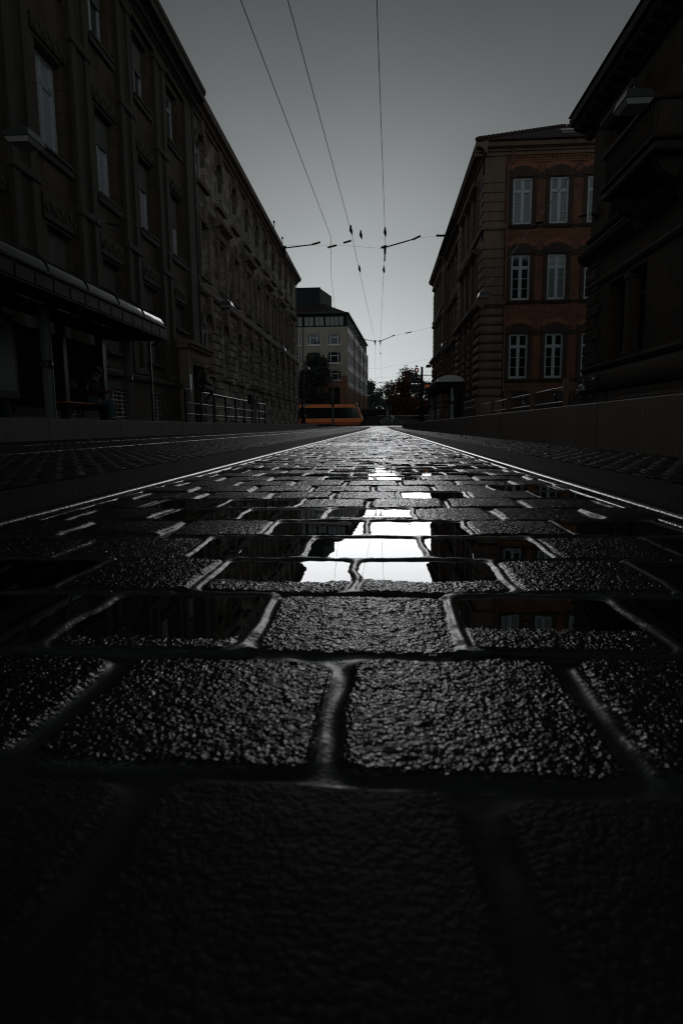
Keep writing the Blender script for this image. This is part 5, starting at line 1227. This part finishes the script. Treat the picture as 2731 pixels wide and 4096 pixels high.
def person(label, loc, rz, J, top, legs, shoe, hairmat, hood=False, coat=False):
    """local frame: forward +x, left +y, z up from the support; J holds the joints"""
    t = empty('person', loc, label, 'person'); t.rotation_euler.z = rz
    V = lambda k: Vector(J[k])
    for s in 'lr':
        for k in ('sh', 'el', 'wr', 'hip', 'kn', 'an', 'toe'): assert k + s in J
    nk = V('neck'); hd = V('head'); f = Vector(J['look']).normalized(); up = (hd - nk).normalized()
    B = {'pel': (V('pel'), .105), 'spine': (V('spine'), .10), 'chest': (V('chest'), .125), 'neck': (nk, .055), 'jaw': (nk.lerp(hd, .62) + f * .012, .062), 'head': (hd, .088), 'brow': (hd + up * .055 + f * .01, .080), 'crown': (hd + up * .10 - f * .012, .045)}
    E = [('pel', 'spine'), ('spine', 'chest'), ('chest', 'neck'), ('neck', 'jaw'), ('jaw', 'head'), ('head', 'brow'), ('brow', 'crown')]
    B['nose'] = (hd + f * .112 - up * .02, .012); E.append(('head', 'nose'))
    B['chin'] = (nk.lerp(hd, .45) + f * .085, .026); E.append(('jaw', 'chin'))
    lat = up.cross(f).normalized()
    for s, q in (('l', 1), ('r', -1)):
        B['ear' + s] = (hd + lat * q * .092 - f * .01 - up * .01, .015); E.append(('head', 'ear' + s))
        for a, r in (('sh', .06), ('el', .042), ('wr', .028), ('hip', .085), ('kn', .06), ('an', .042)): B[a + s] = (V(a + s), r)
        E += [('chest', 'sh' + s), ('sh' + s, 'el' + s), ('el' + s, 'wr' + s), ('pel', 'hip' + s), ('hip' + s, 'kn' + s), ('kn' + s, 'an' + s)]
        B['toe' + s] = (V('toe' + s), .032); E.append(('an' + s, 'toe' + s))
        d = (V('wr' + s) - V('el' + s)).normalized(); pl = Vector(J.get('palm', (0, 0, 1))).normalized(); sd = d.cross(pl).normalized()
        w = V('wr' + s); B['pm' + s] = (w + d * .06, (.034, .02)); E.append(('wr' + s, 'pm' + s))
        cu = J.get('curl', .6)
        for k, (o, L) in enumerate(((-.030, .036), (-.010, .042), (.010, .039), (.028, .030))):
            a = w + d * .095 + sd * o; m1 = a + d * L * .8 - pl * L * .5 * cu; e = m1 + d * L * (.7 - cu * .7) - pl * L * (.5 + .4 * cu)
            for nme, p, r in (('a', a, .010), ('b', m1, .009), ('c', e, .0075)): B['f%d%s%s' % (k, nme, s)] = (p, r)
            E += [('pm' + s, 'f%da%s' % (k, s)), ('f%da%s' % (k, s), 'f%db%s' % (k, s)), ('f%db%s' % (k, s), 'f%dc%s' % (k, s))]
        qq = -q
        a = w + d * .045 + sd * .036 * qq; e = a + d * .035 + sd * .022 * qq - pl * .012
        B['ta' + s] = (a, .012); B['tb' + s] = (e, .009); E += [('pm' + s, 'ta' + s), ('ta' + s, 'tb' + s)]
    bd = skin('body', B, E, M['skin'], t)
    for q in (1, -1):
        mb = MB(); mb.ball(hd + f * .088 + lat * q * .032 + up * .012, .011, .011, .011, 8, 6); mb.build('eye', M['black'], None); e = COL.objects[-1]; e.parent = t
    mb = MB(); c = hd + f * .088 - up * .058; mb.tube([c - lat * .022, c + f * .006, c + lat * .022], .005, 6); mb.build('mouth', pmat('lips', (.2, .07, .06), .5, .1, 20, 0)); COL.objects[-1].parent = t
    H = {'a': (hd - f * .035 + up * .02, .098), 'b': (hd + up * .075 - f * .01, .088), 'c': (hd + up * .075 + f * .055, .045), 'd': (hd - f * .055 - up * .05, .062)}
    skin('hair', H, [('d', 'a'), ('a', 'b'), ('b', 'c')], hairmat, t)
    k = 1.12
    Jk = {'pel': (V('pel'), (.155, .12)), 'spine': (V('spine'), (.16, .125)), 'chest': (V('chest'), (.18, .14)), 'col': (V('chest').lerp(nk, .75), .078)}
    Ek = [('pel', 'spine'), ('spine', 'chest'), ('chest', 'col')]
    for s in 'lr':
        Jk['sh' + s] = (V('sh' + s), .082); Jk['el' + s] = (V('el' + s), .062); Jk['wr' + s] = (V('el' + s).lerp(V('wr' + s), .93), .046)
        Ek += [('chest', 'sh' + s), ('sh' + s, 'el' + s), ('el' + s, 'wr' + s)]
        if coat: Jk['ct' + s] = (V('hip' + s).lerp(V('kn' + s), .75), .12); Ek.append(('pel', 'ct' + s))
    if hood: Jk['hood'] = (nk - f * .10 + Vector((-.02, 0, .02)), .085); Ek.append(('chest', 'hood'))
    skin('coat' if coat else 'jacket', Jk, Ek, top, t)
    T = {'pel': (V('pel'), (.145, .115))}; Et = []
    for s in 'lr':
        T['hip' + s] = (V('hip' + s), .098); T['kn' + s] = (V('kn' + s), .075); T['an' + s] = (V('kn' + s).lerp(V('an' + s), .95), .058)
        Et += [('pel', 'hip' + s), ('hip' + s, 'kn' + s), ('kn' + s, 'an' + s)]
    skin('trousers', T, Et, legs, t)
    for s in 'lr':
        a, c = V('an' + s), V('toe' + s); dn = (c - a).normalized()
        skin('shoe', {'a': (a - dn * .05 - Vector((0, 0, .02)), .046), 'b': (a.lerp(c, .5), .046), 'c': (c + dn * .04, .036)}, [('a', 'b'), ('b', 'c')], shoe, t)
    return t
black_cloth = pmat('black_jacket_cloth', (.012, .013, .013), .85, .2, 20, .2, 80); teal = pmat('teal_denim', (.012, .045, .05), .8, .2, 30, .2, 120)
grey_sweat = pmat('grey_sweatshirt', (.24, .215, .18), .9, .15, 20, .2, 80); grey_tr = pmat('grey_trousers', (.19, .18, .18), .9, .15, 20, .2, 80); shoes = pmat('dark_shoes', (.02, .02, .02), .5, .1, 20, 0)
hair_b = pmat('brown_hair', (.09, .06, .035), .5, .2, 60, .3, 200); hair_k = pmat('black_hair', (.012, .011, .010), .5, .2, 60, .3, 200); hair_w = pmat('white_hair', (.6, .6, .6), .5, .1, 60, .3, 200)
# seated on the handrail, feet on the middle bar
s0 = BL + 1.24
Jr = dict(pel=(0, 0, .11), spine=(.03, 0, .30), chest=(.13, 0, .52), neck=(.25, 0, .70), head=(.36, 0, .79), look=(.75, 0, -.66),
          shl=(.14, .19, .56), shr=(.14, -.19, .56), ell=(.24, .21, .28), elr=(.24, -.21, .28), wrl=(.44, .06, .24), wrr=(.44, -.06, .24),
          hipl=(.04, .10, .08), hipr=(.04, -.10, .08), knl=(.48, .12, -.02), knr=(.48, -.11, .0), anl=(.12, .11, -.36), anr=(.15, -.10, -.36), toel=(.27, .12, -.43), toer=(.30, -.11, -.43), palm=(0, 0, 1), curl=.8)
person('person in black hooded jacket and teal jeans sitting hunched on the handrail', (-6.98, 24.0, s0), R(12), Jr, black_cloth, teal, shoes, hair_b, hood=True)
def phone(label, loc, rz, tilt=-35):
    mb = MB(); mb.cbox(WORLD, -.036, .036, -.075, .075, -.005, .004, .003); o = mb.build('phone', M['black']); o.location = loc; o.rotation_euler = (R(tilt + 90), 0, rz + R(90)); tag(o, label, 'phone')
def wp(loc, rz, p): c, s = math.cos(rz), math.sin(rz); return Vector((loc[0] + p[0] * c - p[1] * s, loc[1] + p[0] * s + p[1] * c, loc[2] + p[2]))
phone('dark phone in the hands of the person sitting on the handrail', wp((-6.98, 24.0, s0), R(12), (.56, 0, .27)), R(12))
# standing beside the handrail
Js = dict(pel=(0, 0, .93), spine=(.0, 0, 1.10), chest=(-.01, 0, 1.33), neck=(.03, 0, 1.50), head=(.10, 0, 1.61), look=(.8, 0, -.55),
          shl=(0, .18, 1.38), shr=(0, -.18, 1.38), ell=(.03, .23, 1.10), elr=(.03, -.23, 1.10), wrl=(.27, .08, 1.12), wrr=(.27, -.07, 1.13),
          hipl=(0, .09, .90), hipr=(0, -.09, .90), knl=(.03, .10, .49), knr=(.0, -.10, .49), anl=(.0, .10, .08), anr=(-.04, -.11, .08), toel=(.15, .13, .03), toer=(.11, -.13, .03), palm=(0, 0, 1), curl=.8)
p2 = (-6.12, 30.2, BL)
person('person in grey sweatshirt and trousers standing by the handrail with a phone', p2, R(15), Js, grey_sweat, grey_tr, shoes, hair_k)
phone('dark phone in the hands of the person standing in grey', wp(p2, R(15), (.39, 0, 1.16)), R(15))
def bag(name, label, loc, rz, m, w, d, h, straps):
    t = empty(name, loc, label, 'bag'); t.rotation_euler.z = rz
    def loop(z, k): return [(d * k * math.cos(a), w * k * math.sin(a), z) for a in np.linspace(0, 2 * math.pi, 15)[:-1]]
    mb = MB(); L = [loop(z, k) for z, k in ((-.5 * h, .6), (-.46 * h, .9), (-.1 * h, 1.05), (.3 * h, .92), (.46 * h, .7), (.5 * h, .3))]; n = 14
    mb.add([p for l in L for p in l], [(i * n + k, i * n + (k + 1) % n, (i + 1) * n + (k + 1) % n, (i + 1) * n + k) for i in range(5) for k in range(n)] + [tuple(range(n - 1, -1, -1)), tuple(range(5 * n, 6 * n))], True)
    o = mb.build('pouch', m); o.parent = t
    for pts in straps:
        mb = MB(); mb.tube(pts, .017, 6); o = mb.build('strap', m); o.parent = t
bag('backpack', 'black backpack on the back of the person standing in grey', wp(p2, R(15), (-.24, 0, 1.20)), R(15), black_cloth, .15, .10, .46, [[(.08, q * .11, .15), (.22, q * .12, .25), (.36, q * .12, .12), (.33, q * .12, -.08), (.1, q * .13, -.15)] for q in (1, -1)])
# seated under the shelter
Jb = dict(pel=(0, 0, .56), spine=(-.01, 0, .74), chest=(.03, 0, .98), neck=(.08, 0, 1.15), head=(.15, 0, 1.26), look=(.9, 0, -.3),
          shl=(.03, .18, 1.02), shr=(.03, -.18, 1.02), ell=(.14, .22, .76), elr=(.14, -.22, .76), wrl=(.37, .09, .80), wrr=(.37, -.09, .82),
          hipl=(.03, .10, .54), hipr=(.03, -.10, .54), knl=(.45, .13, .50), knr=(.45, -.12, .50), anl=(.42, .13, .08), anr=(.47, -.13, .08), toel=(.57, .16, .03), toer=(.62, -.15, .03), palm=(0, 0, 1), curl=.7)
p1 = (-7.5, 15.95, BL)
person('person in dark jacket and blue jeans sitting on the orange bench', p1, R(8), Jb, black_cloth, pmat('blue_jeans', (.03, .07, .09), .8, .2, 30, .2, 120), shoes, hair_k)
mb = MB(); mb.plate(Fr((0, 0), (1, 0), (0, 1)), [(-.02, -.09), (.26, -.12), (.27, .07), (-.01, .10)], -.002, .002); o = mb.build('paper', M['poster']); o.location = wp(p1, R(8), (.42, -.02, .98)); o.rotation_euler.z = R(8); tag(o, 'pale folded paper held by the person on the bench', 'paper')
# elderly walker at the end of the platform
Jw = dict(pel=(0, 0, .90), spine=(.02, 0, 1.07), chest=(.04, 0, 1.28), neck=(.08, 0, 1.45), head=(.13, 0, 1.56), look=(1, -.2, -.2),
          shl=(.04, .19, 1.33), shr=(.04, -.19, 1.33), ell=(.0, .25, 1.05), elr=(.06, -.25, 1.05), wrl=(.16, .22, .84), wrr=(.26, -.2, .88),
          hipl=(0, .10, .87), hipr=(0, -.10, .87), knl=(.12, .10, .47), knr=(-.05, -.10, .48), anl=(.10, .10, .08), anr=(-.22, -.10, .12), toel=(.25, .12, .03), toer=(-.08, -.12, .03), palm=(0, 0, 1), curl=.9)
p3 = (-6.72, 54.2, BL + g(54) + .0)
person('white-haired person in a long black coat with a pale bag, before the tram', p3, R(-20), Jw, black_cloth, black_cloth, shoes, hair_w, coat=True)
bag('handbag', 'pale handbag carried by the white-haired person', wp(p3, R(-20), (.30, -.2, .68)), R(-20), pmat('pale_bag', (.35, .25, .2), .6, .1, 10, .1, 40), .11, .16, .22, [[(-.1, 0, .1), (-.04, 0, .2), (.04, 0, .2), (.1, 0, .1)]])

# ================================================================ bicycles
def torus(mb, c, R_, r, seg=28, ns=8):
    mb.tube([(c[0] + R_ * math.cos(2 * math.pi * k / seg), c[1], c[2] + R_ * math.sin(2 * math.pi * k / seg)) for k in range(seg)], r, ns, closed=True)
def bicycle(label, loc, rz, framecol, group=None):
    t = empty('bicycle', loc, label, 'bicycle', group); t.rotation_euler.z = rz
    def pt(par, name, m, fn):
        mb = MB(); fn(mb); o = mb.build(name, M[m] if isinstance(m, str) else m); o.parent = par; return o
    fm = pmat('bicycle_paint', framecol, .35, .1, 10, 0)
    bb, st, hd, rw, fw = (.0, 0, .28), (-.18, 0, .80), (.42, 0, .86), (-.46, 0, .34), (.62, 0, .34)
    pt(t, 'frame', fm, lambda mb: [mb.tube([a, c], r, 8) for a, c, r in ((bb, st, .018), (bb, hd, .02), ((-.15, 0, .72), (.40, 0, .80), .016), ((bb[0], .05, bb[2]), (rw[0], .05, rw[2]), .01), ((bb[0], -.05, bb[2]), (rw[0], -.05, rw[2]), .01), ((st[0], .03, .74), (rw[0], .05, rw[2]), .009), ((st[0], -.03, .74), (rw[0], -.05, rw[2]), .009), (hd, (.46, 0, .70), .022))])
    pt(t, 'fork', fm, lambda mb: [mb.tube([(.46, q * .04, .70), (.56, q * .055, .48), (fw[0], q * .055, fw[2])], .012, 8) for q in (1, -1)])
    for c in (rw, fw):
        w = pt(t, 'wheel', 'steel', lambda mb: (torus(mb, c, .305, .010), mb.lathe((c[0], c[1] - .04, c[2]), [(0, 0), (.03, 0), (.03, .08), (0, .08)], 12, 'y'), [mb.tube([(c[0] + .03 * math.cos(k * .524), c[1], c[2] + .03 * math.sin(k * .524)), (c[0] + .3 * math.cos(k * .524 + .3), c[1], c[2] + .3 * math.sin(k * .524 + .3))], .0022, 4) for k in range(12)]))
        pt(w, 'tyre', 'black', lambda mb: torus(mb, c, .328, .019))
        pt(t, 'mudguard', 'dark_steel', lambda mb: mb.tube([(c[0] + .365 * math.cos(a), 0, c[2] + .365 * math.sin(a)) for a in np.linspace(.3, 2.9, 12)], .02, 6))
    pt(t, 'saddle', 'black', lambda mb: (mb.ball((-.26, 0, .99), .14, .075, .045), mb.ball((-.12, 0, .985), .10, .03, .03), mb.tube([st, (-.22, 0, .96)], .014, 8)))
    hb = pt(t, 'handlebar', 'steel', lambda mb: (mb.tube([hd, (.38, 0, 1.06)], .014, 8), mb.tube([(.18, .30, 1.12), (.34, .22, 1.10), (.40, 0, 1.07), (.34, -.22, 1.10), (.18, -.30, 1.12)], .012, 8)))
    for q in (1, -1): pt(hb, 'grip', 'black', lambda mb: mb.tube([(.16, q * .305, 1.122), (.27, q * .26, 1.112)], .018, 8))
    pt(t, 'chainset', 'steel', lambda mb: (mb.lathe((bb[0], -.06, bb[2]), [(0, 0), (.09, 0), (.095, .008), (0, .01)], 20, 'y'), mb.tube([(0, -.07, .28), (.12, -.08, .16)], .010, 6), mb.tube([(0, .07, .28), (-.12, .08, .40)], .010, 6), mb.box(.07, .17, -.16, -.08, .145, .17), mb.box(-.17, -.07, .08, .16, .39, .415)))
    pt(t, 'carrier', 'dark_steel', lambda mb: (mb.box(-.80, -.32, -.06, .06, .715, .735), [mb.tube([(-.7, q * .06, .72), (-.46, q * .06, .34)], .006, 5) for q in (1, -1)]))
    pt(t, 'headlamp', 'lamp_glass', lambda mb: mb.lathe((.50, 0, .88), [(0, .05), (.035, .045), (.035, 0), (0, -.03)], 12, 'x'))
    return t
bicycle('bicycle with a pale helmet on its bars, parked by the corner house', (5.48, 16.6, .36), R(100), (.02, .025, .03))
bicycle('bicycle with a red frame parked behind the fence, nearest the school drainpipe', (6.2, 27.2, .36), R(85), (.06, .015, .012), 'bicycles parked behind the fence')
bicycle('bicycle with a black frame parked behind the fence, between two brown posts', (6.2, 21.9, .36), R(95), (.015, .015, .018), 'bicycles parked behind the fence')
hm = empty('bicycle_helmet', (5.36, 17.0, 1.13), 'pale vented helmet hanging on the bicycle by the corner house', 'helmet')
def f_(mb):
    c = W[hm]
    for k in range(7):
        a = -.6 + k * .2
        mb.tube([c + Vector((.10 * math.sin(a * 1.3) * math.sin(u), -.16 + .32 * u / math.pi, -.02 + .12 * math.sin(u) * math.cos(a))) for u in np.linspace(0, math.pi, 9)], .014, 6)
    mb.tube([c + Vector((.105 * math.cos(u), .15 * math.sin(u), -.03)) for u in np.linspace(0, 2 * math.pi, 17)[:-1]], .016, 6, closed=True)
part(hm, 'shell', pmat('pale_helmet', (.34, .38, .40), .35, .1, 10, 0), f_)
part(hm, 'strap', 'black', lambda mb: mb.tube([W[hm] + Vector((.1, 0, -.03)), W[hm] + Vector((0, 0, -.2)), W[hm] + Vector((-.1, 0, -.03))], .006, 5))
# cyclist crossing
pc_ = (1.8, 88., g(88))
bicycle('bicycle ridden across the street end by the cyclist in pale clothes', pc_, R(180), (.03, .03, .03))
Jc = dict(pel=(-.20, 0, 1.05), spine=(-.12, 0, 1.2), chest=(.08, 0, 1.38), neck=(.20, 0, 1.50), head=(.30, 0, 1.58), look=(1, 0, -.2),
          shl=(.09, .18, 1.40), shr=(.09, -.18, 1.40), ell=(.20, .24, 1.22), elr=(.20, -.24, 1.22), wrl=(.24, .28, 1.16), wrr=(.24, -.28, 1.16),
          hipl=(-.18, .09, 1.03), hipr=(-.18, -.09, 1.03), knl=(.20, .10, .82), knr=(.18, -.10, .66), anl=(-.08, .12, .50), anr=(.08, -.12, .26), toel=(.06, .12, .45), toer=(.22, -.12, .21), palm=(0, 0, 1), curl=1.)
person('cyclist in pale jacket and pale trousers riding across the street end', pc_, R(180), Jc, pmat('pale_jacket', (.8, .82, .82), .8, .1, 10, .1, 40), pmat('pale_trousers', (.6, .72, .74), .8, .1, 10, .1, 40), shoes, hair_b)

# ================================================================ fallen leaves and scraps
mb = MB(); random.seed(4)
for k in range(46):
    x = random.choice((random.uniform(-5.5, -1.4), random.uniform(1.0, 1.7), random.uniform(.68, 1.7))); y = random.uniform(3, 30); s = random.uniform(.02, .045); a = random.random() * 6.28
    p = Vector((x, y, .010 + g(y))); d = Vector((math.cos(a), math.sin(a), .3)) * s; e = Vector((-math.sin(a), math.cos(a), .25)) * s * .6
    mb.add([p - d, p + e + Vector((0, 0, .01)), p + d, p - e + Vector((0, 0, .012))], [(0, 1, 2, 3)])
tag(mb.build('fallen_leaves', pmat('pale_dead_leaves', (.22, .17, .11), .5, .3, 20, 0)), kind='stuff')

# ================================================================ sky, sun, camera
w = bpy.data.worlds.new('World'); SC.world = w; w.use_nodes = True
nt = w.node_tree; bg = nt.nodes['Background']
SUN_EL = 12.; BACK = 2.4
sky = N(nt, 'ShaderNodeTexSky', sky_type='NISHITA'); sky.sun_disc = False; sky.sun_elevation = R(SUN_EL); sky.sun_rotation = R(-2.); sky.air_density = 1.0; sky.dust_density = 2.2; sky.ozone_density = 1.2; sky.altitude = 100
hs = N(nt, 'ShaderNodeHueSaturation'); hs.inputs['Saturation'].default_value = .12; nt.links.new(sky.outputs[0], hs.inputs['Color'])
gm = N(nt, 'ShaderNodeGamma'); gm.inputs['Gamma'].default_value = .5; nt.links.new(hs.outputs[0], gm.inputs['Color'])    # an even cloud veil spreads the glow
tn = N(nt, 'ShaderNodeMix', data_type='RGBA', blend_type='MULTIPLY'); tn.inputs[0].default_value = 1; tn.inputs[7].default_value = (.965, 1.04, 1.065, 1); nt.links.new(gm.outputs[0], tn.inputs[6])
tc = N(nt, 'ShaderNodeTexCoord')
cl = N(nt, 'ShaderNodeTexNoise', Scale=2.2, Detail=5.); nt.links.new(tc.outputs['Generated'], cl.inputs['Vector'])      # faint cloud
cm = N(nt, 'ShaderNodeMapRange'); cm.inputs['From Min'].default_value = .3; cm.inputs['From Max'].default_value = .7; cm.inputs['To Min'].default_value = .90; cm.inputs['To Max'].default_value = 1.10; nt.links.new(cl.outputs[0], cm.inputs[0])
cx = N(nt, 'ShaderNodeVectorMath', operation='SCALE'); nt.links.new(tn.outputs[2], cx.inputs[0]); nt.links.new(cm.outputs[0], cx.inputs['Scale'])
sp = N(nt, 'ShaderNodeSeparateXYZ'); nt.links.new(tc.outputs['Generated'], sp.inputs[0])
rp = N(nt, 'ShaderNodeValToRGB'); el = rp.color_ramp.elements                                  # the cloud is thickest overhead
for p, v in ((0., 1.), (.06, .89), (.13, .82), (.26, .67), (.41, .54), (.53, .40), (.70, .15), (1., .05)):
    e = el[0] if p == 0 else el[len(el) - 1] if p == 1 else el.new(p)
    e.color = (v, v, v, 1)
nt.links.new(sp.outputs['Z'], rp.inputs[0])
bk = N(nt, 'ShaderNodeMapRange'); bk.inputs['From Min'].default_value = .1; bk.inputs['From Max'].default_value = -.6; bk.inputs['To Min'].default_value = 1; bk.inputs['To Max'].default_value = BACK; nt.links.new(sp.outputs['Y'], bk.inputs[0])
ml = N(nt, 'ShaderNodeVectorMath', operation='MULTIPLY'); nt.links.new(cx.outputs[0], ml.inputs[0]); nt.links.new(rp.outputs[0], ml.inputs[1])
m2 = N(nt, 'ShaderNodeVectorMath', operation='SCALE'); nt.links.new(ml.outputs[0], m2.inputs[0]); nt.links.new(bk.outputs[0], m2.inputs['Scale'])
nt.links.new(m2.outputs[0], bg.inputs['Color']); bg.inputs['Strength'].default_value = .15
l = bpy.data.lights.new('sun', 'SUN'); l.energy = .5; l.angle = R(23); l.color = (.975, .975, 1)
so = bpy.data.objects.new('sun', l); COL.objects.link(so); so.location = (0, 0, 60); so.rotation_euler = (R(-(90 - SUN_EL)), 0, 0)

cam = bpy.data.cameras.new('camera'); co = bpy.data.objects.new('camera', cam); COL.objects.link(co)
f_px = 2450.; v = Vector((1519. - 1365.5, 1706. - 2048., f_px)).normalized(); hz = Vector((1, -.010, 0)); nn = v.cross(hz).normalized()
if nn.y < 0: nn = -nn
rr_ = nn.cross(v).normalized()
if rr_.x < 0: rr_ = -rr_
Mw = Matrix((rr_, v, -nn))                       # camera (right, down, forward) -> world
right = Mw @ Vector((1, 0, 0)); upv = Mw @ Vector((0, -1, 0)); back = Mw @ Vector((0, 0, -1))
mw = Matrix.Identity(4)
for i in range(3): mw[i][0], mw[i][1], mw[i][2] = right[i], upv[i], back[i]
mw[0][3], mw[1][3], mw[2][3] = 0, 0, H0
co.matrix_world = mw
cam.sensor_fit = 'VERTICAL'; cam.sensor_height = 36; cam.sensor_width = 24; cam.lens = f_px / 4096 * 36
cam.clip_start = .02; cam.clip_end = 4000
cam.dof.use_dof = True; cam.dof.focus_distance = 2.2; cam.dof.aperture_fstop = 11
SC.camera = co
SC.view_settings.view_transform = 'Standard'; SC.view_settings.look = 'None'; SC.view_settings.gamma = 1; SC.view_settings.use_curve_mapping = False
SC.view_settings.exposure = -0.8
SC.cycles.max_bounces = 6
SC.cycles.filter_width = 1.1
